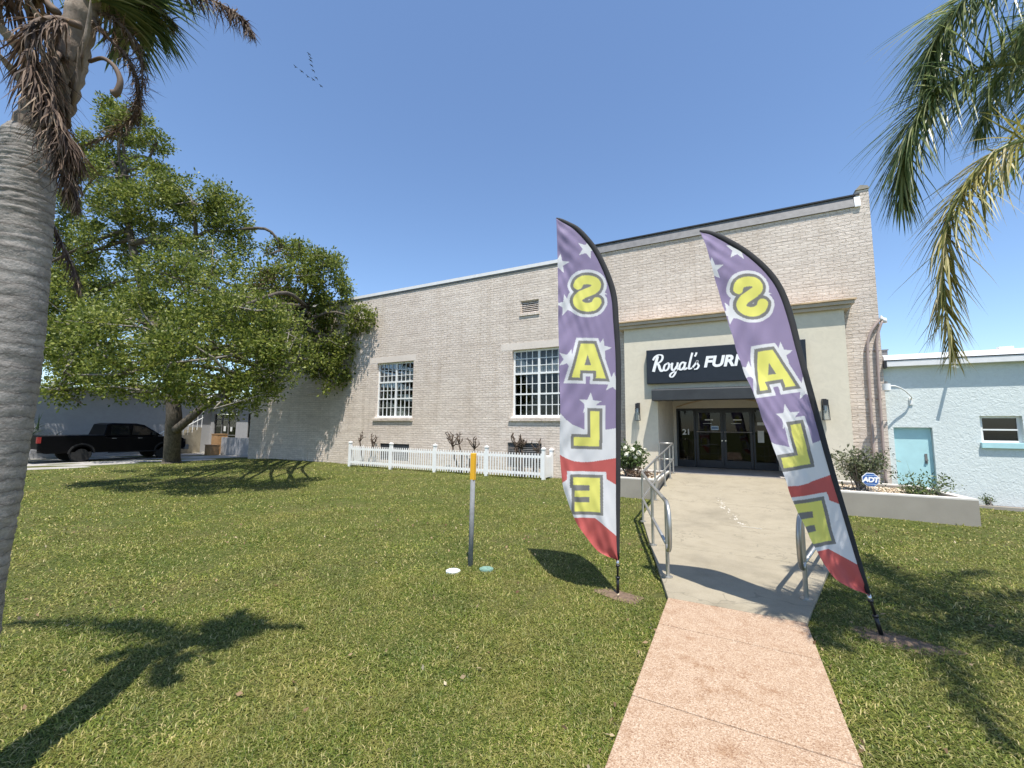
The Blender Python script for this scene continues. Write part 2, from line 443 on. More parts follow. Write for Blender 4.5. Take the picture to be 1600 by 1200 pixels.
# ================================================================== SETTING
YW, YP, YD, YB = 14.4, 14.0, 16.5, 14.5      # brick wall, portal, doors, blue wall
CX = -.05                                     # ramp centre
ZL = -.035                                    # lawn level
def zramp(y): return min(.42, max(0.0, .083*(y-8.9)))
def half(y):
    if y <= 4.85: return .60
    if y >= 8.85: return 1.60
    return lerp(.60, 1.60, (y-4.85)/4.0)
def lawn_z(x, y):
    x = np.asarray(x, float); y = np.asarray(y, float)
    t = np.clip((-x-21)/5, 0, 1); t = t*t*(3-2*t)
    b = .012*np.sin(x*1.7+.5)*np.cos(y*1.3) + .008*np.sin(x*3.1-y*2.3)
    b = b*np.clip((np.hypot(x, y)-1.5)/2, 0, 1)*.8
    return ZL - .115*t + b - .012*np.clip((np.abs(x-CX) < 1.9), 0, 1)

# lawn sheet
xs = np.unique(np.concatenate([np.linspace(-400, -40, 10), np.linspace(-40, -10, 61), np.linspace(-10, 10, 121), np.linspace(10, 40, 31), np.linspace(40, 400, 10)]))
ys = np.unique(np.concatenate([np.linspace(-400, -10, 10), np.linspace(-10, 0, 21), np.linspace(0, 16, 97), np.linspace(16, 40, 13), np.linspace(40, 600, 10)]))
gx, gy = np.meshgrid(xs, ys, indexing='ij'); gz = lawn_z(gx, gy)
V = np.stack([gx, gy, gz], -1).reshape(-1, 3); ny = len(ys)
I, J = np.meshgrid(np.arange(len(xs)-1), np.arange(ny-1), indexing='ij'); a = (I*ny+J).ravel()
lawn = np_mesh('lawn', V, np.stack([a, a+ny, a+ny+1, a+1], -1), M['lawn'], smooth=True)
tag(lawn, kind='structure')

# pink path in slabs, 8 mm joints
y1 = (ground(1033, 977)[1]+ground(1244, 1020)[1])/2; y2 = (ground(990, 1094)[1]+ground(1353, 1190)[1])/2
dy = y1-y2
cuts = [4.85, y1, y2, y2-dy, y2-2*dy, y2-3*dy, y2-4*dy, y2-5*dy, y2-6*dy]
b = MB()
for k in range(len(cuts)-1):
    sk = .02
    b.prism([(CX-.60, cuts[k+1]+.005+sk), (CX+.60, cuts[k+1]+.005-sk), (CX+.60, cuts[k]-(.005 if k else 0)-(sk if k else 0)), (CX-.60, cuts[k]-(.005 if k else 0)+(sk if k else 0))], -.12, 0.0)
path = tag(b.build('path', M['path'], bevel=.006), kind='structure')
b = MB(); b.box((CX-.59, cuts[-1], -.14), (CX+.59, 4.8, -.018)); tag(b.build('path_bed', M['soil']), kind='structure')

# concrete ramp: flared apron then 1:12 slope to the landing
b = MB(); ycuts = [4.856, 6.9, 8.9, 10.5, 12.2, 13.93]
for k in range(len(ycuts)-1):
    ya, yb = ycuts[k]+(.007 if k else 0), ycuts[k+1]-.007
    b.prism([(CX-half(ya), ya), (CX+half(ya), ya), (CX+half(yb), yb), (CX-half(yb), yb)], -.2, lambda x, y: zramp(y))
tag(b.build('ramp', M['conc'], bevel=.005), kind='structure')
b = MB()
for k in range(38):
    q = k/37; cx_ = lerp(-.32, .10, q)+rng.normal()*.05; cy_ = lerp(10.9, 8.95, q)+rng.normal()*.06; r_ = random.uniform(.004, .02)
    z_ = lambda x, y: zramp(y)+.003
    b.prism([(cx_+r_*random.uniform(.5, 1.6)*math.cos(a), cy_+r_*random.uniform(.8, 2.6)*math.sin(a)) for a in np.linspace(0, 6.28, 8)[:-1]], lambda x, y: zramp(y)-.01, z_)
for (xa, xb, yy) in ((-.5, .16, 8.98), (.1, .42, 8.93)):
    b.prism([(xa, yy), (xb, yy-.03), (xb, yy-.018), (xa, yy+.014)], -.02, .005)
tag(b.build('paint_scrape', M['scrape']), kind='structure')
b = MB(); b.prism([(-2.03, 13.936), (1.63, 13.936), (1.45, 16.7), (-1.86, 16.7)], -.1, .415)
tag(b.build('landing', M['landing']), kind='structure')

# driveway on the left
b = MB(); zd = -.15
vs = [(-25.6, -6, -.146), (-23.9, 12.2, -.146), (-23.9, 18, -.14), (-60, 18, -.14), (-60, -6, -.146)]
b.add(vs, [(0, 1, 2, 3, 4)]); tag(b.build('driveway', M['drive']), kind='structure')
# footpath strip along the blue building
b = MB(); b.box((4.25, 14.06, -.2), (14, 14.16, .03)); kerb = b.build('bed_kerb', M['planter']); tag(kerb, kind='structure')
b = MB(); b.box((4.25, 14.16, -.2), (14, 14.49, .0)); tag(b.build('soil_bed', M['soil']), kind='structure')

# ------------------------------------------------------------------ brick store
def wall_holes(mb, x0, x1, z0, z1, holes, y, depth, mi=0, rmi=0):
    """front face in plane y with rectangular openings and their reveals (towards +y)"""
    X = sorted({x0, x1, *[h[0] for h in holes], *[h[1] for h in holes]})
    Z = sorted({z0, z1, *[h[2] for h in holes], *[h[3] for h in holes]})
    for i in range(len(X)-1):
        for j in range(len(Z)-1):
            cx, cz = (X[i]+X[i+1])/2, (Z[j]+Z[j+1])/2
            if any(h[0] < cx < h[1] and h[2] < cz < h[3] for h in holes): continue
            mb.add([(X[i], y, Z[j]), (X[i+1], y, Z[j]), (X[i+1], y, Z[j+1]), (X[i], y, Z[j+1])], [(0, 1, 2, 3)], mi)
    for a, c, d, e in holes:
        mb.add([(a, y, d), (c, y, d), (c, y, e), (a, y, e), (a, y+depth, d), (c, y+depth, d), (c, y+depth, e), (a, y+depth, e)],
               [(0, 4, 5, 1), (1, 5, 6, 2), (2, 6, 7, 3), (3, 7, 4, 0)], rmi)

store = thing('brick_store', 'long beige painted brick store with cream entry portal and tall white paned windows', 'building', (0, YW, 0))
XL, XR, XS = -24.0, 3.66, -4.4      # left end, right corner, step of the parapet
W1 = (-14.53, -12.36, 2.12, 4.66); W2 = (-7.45, -5.28, 2.12, 4.74)
BV1 = (-14.15, -12.45, .25, .98); BV2 = (-7.62, -6.2, .25, 1.18); VT = (-7.11, -6.33, 6.14, 6.66)
PO = (-2.03, 1.63, .415, 2.95)
b = MB()
wall_holes(b, XL, XR, -.3, 7.93, [W1, W2, BV1, BV2, VT, (-2.9, 2.6, -.3, 3.1)], YW, .28)
b.add([(XL, YW, -.3), (XL, 40, -.3), (XL, 40, 7.93), (XL, YW, 7.93)], [(0, 3, 2, 1)])
b.add([(XR, YW, -.3), (XR, 40, -.3), (XR, 40, 8.3), (XR, YW, 8.3)], [(0, 1, 2, 3)])
b.add([(XL, 40, -.3), (XR, 40, -.3), (XR, 40, 7.93), (XL, 40, 7.93)], [(0, 3, 2, 1)])
b.add([(XS, YW, 7.93), (XR, YW, 7.93), (XR, YW, 8.0), (XS, YW, 8.0)], [(0, 1, 2, 3)])
b.box((XR-.02-.27, YW+.0, 8.0), (XR, YW+.45, 8.46))
b.build('wall', M['brick'], store)
b = MB(); b.box((XL, YW+.02, 7.6), (XR, 40, 7.72)); b.build('roof', M['roof'], store)
# inside partition keeps the sales floor dim
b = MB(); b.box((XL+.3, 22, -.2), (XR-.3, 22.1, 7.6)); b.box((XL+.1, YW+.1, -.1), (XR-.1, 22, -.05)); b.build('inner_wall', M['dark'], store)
b = MB(); b.box((XL-.05, YW-.05, 7.93), (XS, YW+.30, 8.06)); b.build('roof_coping', M['coping'], store)
b = MB(); b.box((XL-.02, YW-.02, 7.86), (XS, YW-.002, 7.928)); b.build('coping_shadow_strip', M['flash'], store)  # dark strip standing in for the shadow line under the coping
b = MB(); b.extr_x([(YW-.05, 8.0), (YW+.03, 8.33), (YW+.4, 8.33), (YW+.4, 8.0)], XS, XR-.34); b.build('parapet_flashing', M['flash'], store)
b = MB(); b.box((XS-.03, YW-.02, 8.332), (XR-.2, YW+.45, 8.372)); b.build('parapet_cap', M['black'], store)
b = MB(); b.extr_x([(YW-.06, 7.98), (YW-.06, 8.02), (YW+.0, 8.30), (YW+.3, 8.3), (YW+.3, 7.98)], XR-.335, XR-.20); b.build('parapet_end', M['coping'], store)
b = MB(); b.extr_y([(XR-.30, 8.47), (XR-.18, 8.60), (XR-.02, 8.55), (XR+.02, 8.47)], YW-.03, YW+.4); b.build('corner_cap', M['planter'], store)

def tall_window(w, parent):
    x0, x1, z0, z1 = w; y = YW+.12
    fr = MB()
    t = .075
    fr.box((x0+.002, y, z0), (x0+t, y+.09, z1-.002)); fr.box((x1-t, y, z0), (x1-.002, y+.09, z1-.002))
    fr.box((x0+t, y, z1-t), (x1-t, y+.09, z1-.002)); fr.box((x0+t, y, z0), (x1-t, y+.09, z0+.10))
    xm = (x0+x1)/2; h = z1-z0
    zA = z0+h*.645; zB = z0+h*.345
    fr.box((xm-.045, y-.005, z0+.1), (xm+.045, y+.085, z1-t))
    for (xa, xb) in ((x0+t, xm-.045), (xm+.045, x1-t)):
        fr.box((xa, y-.012, zA-.035), (xb, y+.075, zA+.035)); fr.box((xa, y+.002, zB-.03), (xb, y+.08, zB+.03))
        for (za, zb, nr) in ((zA+.035, z1-t, 3), (zB+.03, zA-.035, 2), (z0+.10, zB-.03, 2)):
            for k in range(1, nr):
                z = lerp(za, zb, k/nr); fr.box((xa, y+.02, z-.013), (xb, y+.06, z+.013))
            for k in range(1, 4):
                x = lerp(xa, xb, k/4); fr.box((x-.012, y+.016, za), (x+.012, y+.064, zb))
    win = fr.build('window', M['white'], parent)
    g = MB(); g.box((x0+.05, y+.038, z0+.05), (x1-.05, y+.044, z1-.05)); g.build('glass', M['glass'], win)
    s = MB(); s.box((x0-.10, YW-.07, z0-.13), (x1+.06, YW+.2, z0-.001)); s.build('sill', M['brick'], win, bevel=.01)
    s = MB(); s.box((x0-.02, YW-.03, z0+.0), (x1+.02, YW+.11, z0+.045)); s.build('sill_board', M['white'], win)
    l = MB(); l.box((x0-.5, YW-.004, z1+.005), (x1+.12, YW+.2, z1+.27)); l.build('lintel', M['lintel'], win)
    # swagged valance hanging inside the upper sash
    c = MB(); nx, nz = 60, 10; vs = []
    for i in range(nx+1):
        u = i/nx; sw = (2*u-1)**2
        bot = zA-.12 + .42*sw if False else zA + .02
        top_of_cloth = zA + .30 + .50*sw
        for j in range(nz+1):
            v = j/nz
            z = lerp(bot, min(z1-.05, top_of_cloth), v)
            vs.append((lerp(x0+.04, x1-.04, u), y+.085+.018*math.sin(u*70+v*2), z))
    fs = [(i*(nz+1)+j, (i+1)*(nz+1)+j, (i+1)*(nz+1)+j+1, i*(nz+1)+j+1) for i in range(nx) for j in range(nz)]
    c.add(vs, fs); c.build('curtain', M['curtain'], win, smooth=True)
    bl = MB(); bl.box((x0, y+.34, zA-.02), (x1, y+.36, z1)); bl.build('blind', M['annex'], win)
tall_window(W1, store); tall_window(W2, store)

def louvre(w, n, mat, fm, parent, name='vent', tilt=.03):
    x0, x1, z0, z1 = w; y = YW+.04
    f = MB(); t = .045
    f.box((x0, y, z0), (x0+t, y+.06, z1)); f.box((x1-t, y, z0), (x1, y+.06, z1)); f.box((x0+t, y, z0), (x1-t, y+.06, z0+t)); f.box((x0+t, y, z1-t), (x1-t, y+.06, z1))
    o = f.build(name, fm, parent)
    s = MB()
    for k in range(n):
        z = lerp(z0+t, z1-t, (k+.5)/n)
        s.add([(x0+t, y+.01, z-tilt), (x1-t, y+.01, z-tilt), (x1-t, y+.07, z+tilt), (x0+t, y+.07, z+tilt), (x0+t, y+.01, z-tilt-.012), (x1-t, y+.01, z-tilt-.012), (x1-t, y+.07, z+tilt-.012), (x0+t, y+.07, z+tilt-.012)],
              [(0, 1, 2, 3), (7, 6, 5, 4), (0, 4, 5, 1), (1, 5, 6, 2), (2, 6, 7, 3), (3, 7, 4, 0)])
    s.build('louvre', mat, o)
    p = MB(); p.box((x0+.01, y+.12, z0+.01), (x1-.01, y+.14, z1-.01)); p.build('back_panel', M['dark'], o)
    return o
louvre(VT, 6, M['brick'], M['brick'], store)
b = MB(); b.box((VT[0]-.03, YW-.04, VT[2]-.09), (VT[1]+.03, YW+.1, VT[2]-.002)); b.build('vent_sill', M['brick'], store)
louvre(BV1, 9, M['grille'], M['black'], store, 'basement_vent')
louvre(BV2, 12, M['grille'], M['grille'], store, 'basement_vent')
# traces of a blocked-up opening on the shaded part of the wall
b = MB(); b.box((-19.3, YW-.05, 3.35), (-17.9, YW-.0005, 3.43)); b.build('blocked_window_sill', M['brick'], store)
b = MB(); b.box((-20.6, YW-.035, .0), (-19.0, YW-.0005, .5)); b.build('blocked_vent', M['brick'], store)
# portal
b = MB()
wall_holes(b, -3.05, 2.84, -.2, 5.02, [PO], YP, .1)
b.add([(-3.05, YP, -.2), (-3.05, YW-.002, -.2), (-3.05, YW-.002, 5.02), (-3.05, YP, 5.02)], [(0, 3, 2, 1)])
b.add([(2.84, YP, -.2), (2.84, YW-.002, -.2), (2.84, YW-.002, 5.02), (2.84, YP, 5.02)], [(0, 1, 2, 3)])
b.add([(-3.05, YP, 5.02), (2.84, YP, 5.02), (2.84, YW-.002, 5.02), (-3.05, YW-.002, 5.02)], [(0, 1, 2, 3)])
portal = b.build('entry_portal', M['portal'], store)
b = MB()                                    # recess walls and soffit
xl0, xl1, xr0, xr1 = PO[0], -1.86, PO[1], 1.46
yr = YP+.1
b.add([(xl0, yr, .415), (xl1, YD+.02, .415), (xl1, YD+.02, 2.95), (xl0, yr, 2.95)], [(0, 1, 2, 3)])
b.add([(xr0, yr, .415), (xr1, YD+.02, .415), (xr1, YD+.02, 2.95), (xr0, yr, 2.95)], [(0, 3, 2, 1)])
b.add([(xl0, yr, 2.95), (xr0, yr, 2.95), (xr1, YD+.02, 2.95), (xl1, YD+.02, 2.95)], [(0, 1, 2, 3)])
SX0, SX1, SZ0, SZ1 = -1.76, 1.36, .415, 2.50
wall_holes(b, xl1, xr1, .415, 2.95, [(SX0, SX1, SZ0, SZ1)], YD, .15)
b.build('entry_recess', M['recess'], portal)
b = MB()                                    # thin arch moulding over the doors
pts = [(lerp(-1.75, 1.35, k/24), YD-.012, 2.54+.30*(1-(2*k/24-1)**2)) for k in range(25)]
b.tube(pts, .018, 6); b.build('arch_moulding', M['cap'], portal)
b = MB()
b.box((-3.20, YP-.10, 5.022), (2.98, YW-.001, 5.12)); b.box((-3.26, YP-.17, 5.122), (3.05, YW-.001, 5.22)); b.build('cornice', M['cornice'], portal, bevel=.01)
b = MB(); b.extr_x([(YP-.21, 5.222), (YP-.21, 5.262), (YW-.001, 5.33), (YW-.001, 5.222)], -3.30, 3.09); b.build('cornice_cap', M['cap'], portal)
# awning over the doors
b = MB(); b.extr_x([(YP-.52, 2.62), (YP-.52, 2.93), (YP-.50, 2.95), (YP-.002, 3.02), (YP-.002, 2.62)], -2.13, 1.73); aw = b.build('awning', M['awning'], store, bevel=.008)
# storefront doors
def panel(x0, x1, z0, z1, name, stile=.075, bot=.20, top=.09, midrail=None):
    f = MB(); y0, y1 = YD+.02, YD+.075
    f.box((x0, y0, z0), (x0+stile, y1, z1)); f.box((x1-stile, y0, z0), (x1, y1, z1))
    f.box((x0+stile, y0, z0), (x1-stile, y1, z0+bot)); f.box((x0+stile, y0, z1-top), (x1-stile, y1, z1))
    o = f.build(name, M['navy'], store, bevel=.004)
    g = MB(); g.box((x0+stile-.01, YD+.045, z0+bot-.01), (x1-stile+.01, YD+.051, z1-top+.01)); g.build('glass', M['dglass'], o)
    return o
DX = [SX0, -1.12, -.235, .66, SX1]
side1 = panel(DX[0]+.004, DX[1]-.006, SZ0+.004, SZ1-.004, 'sidelight', .06, .24)
d1 = panel(DX[1]+.006, DX[2]-.004, SZ0+.012, SZ1-.06, 'door', .085, .25, .1); tag(d1, 'dark glazed door with pale blue notice above its push bar')
d2 = panel(DX[2]+.004, DX[3]-.006, SZ0+.012, SZ1-.06, 'door', .085, .25, .1)
side2 = panel(DX[3]+.006, DX[4]-.004, SZ0+.004, SZ1-.004, 'sidelight', .06, .24)
b = MB(); b.box((DX[1]-.004, YD+.015, SZ1-.055), (DX[3]+.004, YD+.09, SZ1-.003)); b.build('door_header', M['navy'], store)
for d, (xa, xb), hx in ((d1, (DX[1]+.02, DX[2]-.02), DX[2]-.05), (d2, (DX[2]+.02, DX[3]-.02), DX[2]+.06)):
    p = MB(); p.tube([(xa, YD-.03, 1.66), (xb, YD-.03, 1.66)], .016, 8); p.box((xa, YD-.03, 1.645), (xa+.03, YD+.02, 1.675)); p.box((xb-.03, YD-.03, 1.645), (xb, YD+.02, 1.675))
    p.build('push_bar', M['steel'], d)
    l = MB(); l.tube([(hx, YD+.02, 1.36), (hx, YD-.01, 1.36)], .022, 10); l.build('lock', M['steel'], d)
    s = MB(); xm = (xa+xb)/2
    s.box((xm-.13, YD+.038, 2.07), (xm+.13, YD+.0435, 2.10)); s.box((xm-.2, YD+.038, 1.955), (xm+.1, YD+.0435, 1.966)); s.build('door_lettering', M['letter'], d)
s = MB(); s.box((-.62, YD+.036, 1.73), (-.38, YD+.0435, 1.87)); st = s.build('notice', M['sticker'], d1)
s = MB(); s.box((-.60, YD+.033, 1.775), (-.40, YD+.0355, 1.825)); s.build('notice_band', M['blue_sign'], st)
s = MB(); s.box((.80, YD+.036, 1.32), (.98, YD+.0435, 1.72)); s.build('notice', M['paper'], side2)
s = MB(); s.box((.80, YD+.036, 1.9), (1.1, YD+.0435, 2.0)); s.build('notice', M['paper'], side2)
# shop fittings seen dimly through the glass
b = MB()
for (x, y, w, h) in ((-1.4, 18.2, .5, 1.3), (-.7, 18.6, .8, 1.0), (.4, 18.0, .7, .9), (1.0, 19, .6, 1.5)):
    b.box((x-w/2, y, .0), (x+w/2, y+.5, h))
    b.box((x-w/2-.02, y-.03, h), (x+w/2+.02, y+.53, h+.05))
b.build('display_furniture', M['timber'], store)

# text helper (built-in font turned to mesh)
def text_mesh(txt, size, extr, offset=0.0, shear=0.0, align='LEFT', space=1.0):
    cu = bpy.data.curves.new('lettering', 'FONT'); cu.body = txt; cu.size = size; cu.extrude = extr; cu.offset = offset
    cu.shear = shear; cu.align_x = align; cu.space_character = space; cu.resolution_u = 4
    o = bpy.data.objects.new('lettering', cu); COL.objects.link(o)
    bpy.context.view_layer.update()
    dg = bpy.context.evaluated_depsgraph_get()
    me = bpy.data.meshes.new_from_object(o.evaluated_get(dg))
    bpy.data.objects.remove(o); bpy.data.curves.remove(cu)
    return me
def put_text(name, me, mat, parent, pos, sx=1, sz=1, rot=(math.pi/2, 0, 0)):
    me.materials.clear(); me.materials.append(mat)
    o = bpy.data.objects.new(name, me); COL.objects.link(o)
    o.parent = parent
    pw = parent_world(parent)
    o.location = [pos[i]-pw[i] for i in range(3)]; o.rotation_euler = rot; o.scale = (sx, sz, 1)
    return o
put_text('house_number', text_mesh('21', .27, .003, .008, 0, 'CENTER'), M['letter'], side1, (-1.43, YD+.036, 1.56))

# down pipes at the right corner
def conduit(pts, r):
    b = MB(); b.tube(catmull(pts, 30), r, 8)
    for z in (1.2, 2.6, 3.9): 
        i = min(range(len(pts)), key=lambda k: abs(pts[k][2]-z)); x = np.interp(z, [p[2] for p in pts], [p[0] for p in pts])
        b.box((x-r-.03, YW-.03, z-.02), (x+r+.03, YW-.001, z+.02))
    return b.build('drain_pipe', M['pipe'], store, smooth=True)
yp = YW-.075
conduit([(3.32, yp, .3), (3.32, yp, 1.5), (3.33, yp, 2.8), (3.35, yp, 3.9), (3.40, yp, 4.25), (3.52, yp, 4.52), (3.69, yp+.03, 4.74)], .034)
conduit([(3.52, yp, .3), (3.52, yp, 1.5), (3.53, yp, 2.8), (3.55, yp, 3.9), (3.56, yp, 4.15), (3.62, yp, 4.42), (3.71, yp+.03, 4.68)], .032)
b = MB(); b.tube([(3.68, yp+.03, 4.70), (3.71, yp+.03, 4.80), (3.76, yp+.03, 4.74), (3.78, yp+.03, 4.62)], .045, 8); b.build('pipe_elbow', M['coping'], store, smooth=True)

# ------------------------------------------------------------------ storefront sign
sgn = thing('store_sign', 'long black store sign with white lettering above the entrance awning', 'sign', (-.2, YP-.16, 3.15))
b = MB(); b.box((-2.32, YP-.16, 3.17), (1.92, YP-.002, 4.25)); b.build('sign_box', M['sign'], sgn, bevel=.01)
ys_ = YP-.163
b = MB()
def stroke(mb, pts, w, n=26, y=ys_, taper=.55):
    P = catmull([(p[0], 0, p[1]) for p in pts], n); L = []; R = []
    for i, p in enumerate(P):
        t = P[min(i+1, n)]-P[max(i-1, 0)]; t = t/(np.linalg.norm(t)+1e-9); nn = np.array([-t[2], 0, t[0]])
        # broad-nib pen: thick on down strokes
        k = w*(taper+(1-taper)*abs(t[2]))
        L.append(p+nn*k/2); R.append(p-nn*k/2)
    vs = []
    for l, r in zip(L, R):
        vs += [(l[0], y, l[2]), (r[0], y, r[2]), (l[0], y-.012, l[2]), (r[0], y-.012, r[2])]
    fs = []
    for i in range(n):
        a, c = 4*i, 4*i+4
        fs += [(a+2, c+2, c+3, a+3), (a, a+2, a+3, a+1) if i == 0 else (a, c, c+2, a+2), (a+1, a+3, c+3, c+1)]
    mb.add(vs, fs)
def script(mb, glyphs, ox, oz, s, slant=.22, heavy=1.2):
    """strokes in a unit where x-height = 1"""
    dzk = 0
    for g in glyphs:
        dzk += .0006
        pts = [(ox+(x+slant*z)*s, oz+z*s) for x, z in g[0]]
        stroke(mb, pts, g[1]*s*heavy, max(10, 7*len(pts)), ys_-dzk)
u = .30
GL = []
# R
GL += [([(.30, -.05), (.33, .5), (.38, 1.2), (.42, 1.95)], .30)]
GL += [([(-.05, 1.45), (.1, 1.85), (.5, 2.1), (.95, 2.0), (1.08, 1.6), (.9, 1.2), (.5, .98)], .22)]
GL += [([(.55, 1.0), (.8, .75), (1.02, .3), (1.25, .0), (1.5, .12)], .27)]
# o
GL += [([(1.85, .95), (1.55, .75), (1.5, .3), (1.72, .02), (2.0, .2), (2.08, .65), (1.9, .97), (1.8, .95)], .21)]
GL += [([(1.95, .9), (2.2, .8), (2.45, .95)], .13)]
# y
GL += [([(2.4, .97), (2.42, .4), (2.6, .04), (2.85, .15), (3.0, .5)], .22)]
GL += [([(3.05, .98), (3.03, .3), (2.98, -.4), (2.75, -.82), (2.45, -.72), (2.5, -.4), (2.9, -.1), (3.3, .2)], .2)]
# a
GL += [([(3.85, .85), (3.6, .97), (3.35, .6), (3.42, .12), (3.65, .05), (3.9, .4)], .21)]
GL += [([(3.95, .97), (3.92, .4), (4.0, .05), (4.3, .25)], .21)]
# l
GL += [([(4.52, 2.1), (4.48, 1.4), (4.46, .6), (4.52, .1), (4.85, .2)], .2)]
# '
GL += [([(5.0, 2.1), (4.98, 1.85), (4.88, 1.6)], .18)]
# s
GL += [([(4.9, .25), (5.2, .8), (5.3, 1.05), (5.32, .75), (5.56, .42), (5.42, .06), (5.1, .02)], .2)]
script(b, GL, -2.18, 3.56, .246)
b.build('script_lettering', M['letter'], sgn)
tm = text_mesh('FURNITURE', .40, .006, .016, .22)
wid = max(v.co.x for v in tm.vertices) - min(v.co.x for v in tm.vertices)
put_text('sign_lettering', tm, M['letter'], sgn, (-.66, ys_-.004, 3.62), 2.42/wid, 1.12)

# wall lanterns
def lantern(x, z, label):
    t = thing('wall_lantern', label, 'lantern', (x, YP, z), 'lanterns on the entry portal')
    b = MB(); b.box((x-.055, YP-.03, z+.0), (x+.055, YP-.001, z+.30)); b.build('backplate', M['black'], t)
    b = MB(); b.box((x-.012, YP-.16, z+.26), (x+.012, YP-.03, z+.285)); b.build('bracket', M['black'], t)
    y0 = YP-.16
    b = MB()
    b.box((x-.06, y0-.06, z+.13), (x+.06, y0+.06, z+.27)); b.build('cap', M['black'], t)
    b = MB()
    for sx in (-1, 1):
        for sy in (-1, 1):
            b.tube([(x+sx*.058, y0+sy*.058, z+.13), (x+sx*.075, y0+sy*.075, z-.27)], .007, 5)
    for zz, r in ((-.27, .075), (.12, .058)):
        b.tube([(x-r, y0-r, z+zz), (x+r, y0-r, z+zz), (x+r, y0+r, z+zz), (x-r, y0+r, z+zz), (x-r, y0-r, z+zz)], .007, 5)
    b.build('cage', M['black'], t)
    b = MB(); b.add([(x-.055, y0-.055, z+.12), (x+.055, y0-.055, z+.12), (x+.07, y0-.07, z-.26), (x-.07, y0-.07, z-.26), (x-.055, y0+.055, z+.12), (x+.055, y0+.055, z+.12), (x+.07, y0+.07, z-.26), (x-.07, y0+.07, z-.26)],
                    [(0, 3, 2, 1), (4, 5, 6, 7), (0, 4, 7, 3), (1, 2, 6, 5)]); b.build('glass', M['lampglass'], t)
    b = MB(); b.tube([(x, y0, z+.12), (x, y0, z-.02)], .022, 8); b.build('bulb', M['paper'], t)
lantern(-2.63, 2.28, 'black wall lantern left of the doors above the white flowered bush')
lantern(2.27, 2.30, 'black wall lantern right of the doors beside the leaning flag')

# ------------------------------------------------------------------ blue building
blue = thing('aqua_building', 'low pale aqua stucco building with teal door and white roof edge', 'building', (8, YB, 0))
BX1 = 16.0
b = MB()
DH = (3.80, 4.56, -.1, 1.85); WH = (5.44, 6.17, 1.50, 2.14)
wall_holes(b, XR+.01, BX1, -.3, 3.45, [DH, WH], YB, .17)
b.add([(BX1, YB, -.3), (BX1, 30, -.3), (BX1, 30, 3.45), (BX1, YB, 3.45)], [(0, 1, 2, 3)])
b.add([(XR+.01, 30, -.3), (BX1, 30, -.3), (BX1, 30, 3.45), (XR+.01, 30, 3.45)], [(0, 3, 2, 1)])
b.build('wall', M['blue'], blue)
b = MB(); b.extr_x([(YB-.14, 3.615), (YB-.10, 3.74), (YB+.1, 3.78), (30, 4.1), (30, 3.46), (YB-.13, 3.46)], XR+.03, BX1+.3); b.build('roof', M['roofwhite'], blue)
b = MB(); b.box((XR+.02, YB-.19, 3.44), (BX1+.3, YB-.152, 3.585)); fa = b.build('fascia', M['coping'], blue)
b = MB(); b.box((XR+.02, YB-.20, 3.586), (BX1+.3, YB-.145, 3.612)); b.build('roof_edge', M['black'], blue)
b = MB(); b.box((XR+.005, YB-.21, 3.40), (XR+.06, YB-.11, 3.60)); b.build('gutter_end', M['black'], blue)
b = MB(); b.box((XR+.03, YB-.151, 3.44), (BX1+.3, YB-.001, 3.458)); b.build('soffit', M['blue'], blue)
b = MB(); b.box((3.80+.004, YB+.10, -.1), (4.556, YB+.15, 1.846)); dr = b.build('door', M['teal'], blue)
b = MB(); b.tube([(4.42, YB+.1, 1.02), (4.42, YB+.05, 1.02)], .028, 10); b.box((4.395, YB+.085, .93), (4.445, YB+.0995, 1.18)); b.build('handle', M['grille'], dr)
b = MB(); x0, x1, z0, z1 = WH; yy = YB+.09
b.box((x0, yy, z0), (x0+.07, yy+.06, z1)); b.box((x1-.06, yy, z0), (x1, yy+.06, z1)); b.box((x0+.07, yy, z1-.05), (x1-.06, yy+.06, z1)); b.box((x0+.07, yy, z0), (x1-.06, yy+.06, z0+.045)); b.box((x0+.07, yy-.01, 1.79), (x1-.06, yy+.05, 1.825))
wn = b.build('window', M['white'], blue)
b = MB(); b.box((x0+.05, yy+.03, z0+.03), (x1-.04, yy+.036, z1-.03)); b.build('pane', M['tint'], wn)
b = MB(); b.box((x0-.03, YB-.07, z0-.14), (x1+.1, YB+.09, z0-.001)); b.build('sill', M['teal'], wn, bevel=.008)
b = MB(); b.box((3.76, YB+.35, 3.62), (3.90, YB+.49, 3.95)); b.box((3.74, YB+.33, 3.95), (3.92, YB+.51, 3.98)); b.build('roof_vent', M['flash'], blue)
b = MB(); b.tube([(5.02, YB-.005, 3.40), (4.98, YB-.42, 3.32)], .035, 8); b.build('scupper', M['blue'], blue)
b = MB(); b.box((6.0, YB+.2, 3.79), (6.25, YB+.35, 3.86)); b.build('roof_vent', M['coping'], blue)

# gooseneck lamp on the blue wall
gl = thing('gooseneck_lamp', 'white gooseneck lamp with drum head on the aqua wall near its corner', 'wall lamp', (4.2, YB, 2.6))
A = at(1423, 624, YB-.01); Bp = at(1385, 604, YB-.62)
b = MB(); b.tube(catmull([A, A+np.array([-.02, -.12, .06]), at(1412, 609, YB-.28), at(1399, 603.5, YB-.48), Bp+np.array([.06, 0, .01])], 20), .018, 8); b.build('arm', M['white'], gl, smooth=True)
b = MB(); b.disc((Bp[0], Bp[1], Bp[2]-.10), .085, .17, 20); b.disc((Bp[0], Bp[1], Bp[2]-.14), .05, .04, 16); b.build('lamp_head', M['white'], gl, smooth=False)
b = MB(); b.disc((Bp[0], Bp[1], Bp[2]+.07), .035, .06, 12); b.build('photocell', M['grille'], gl)
b = MB(); b.cbox((A[0]+.0, YB-.015, A[2]-.05), (.035, .014, .09)); b.build('mount_plate', M['white'], gl)

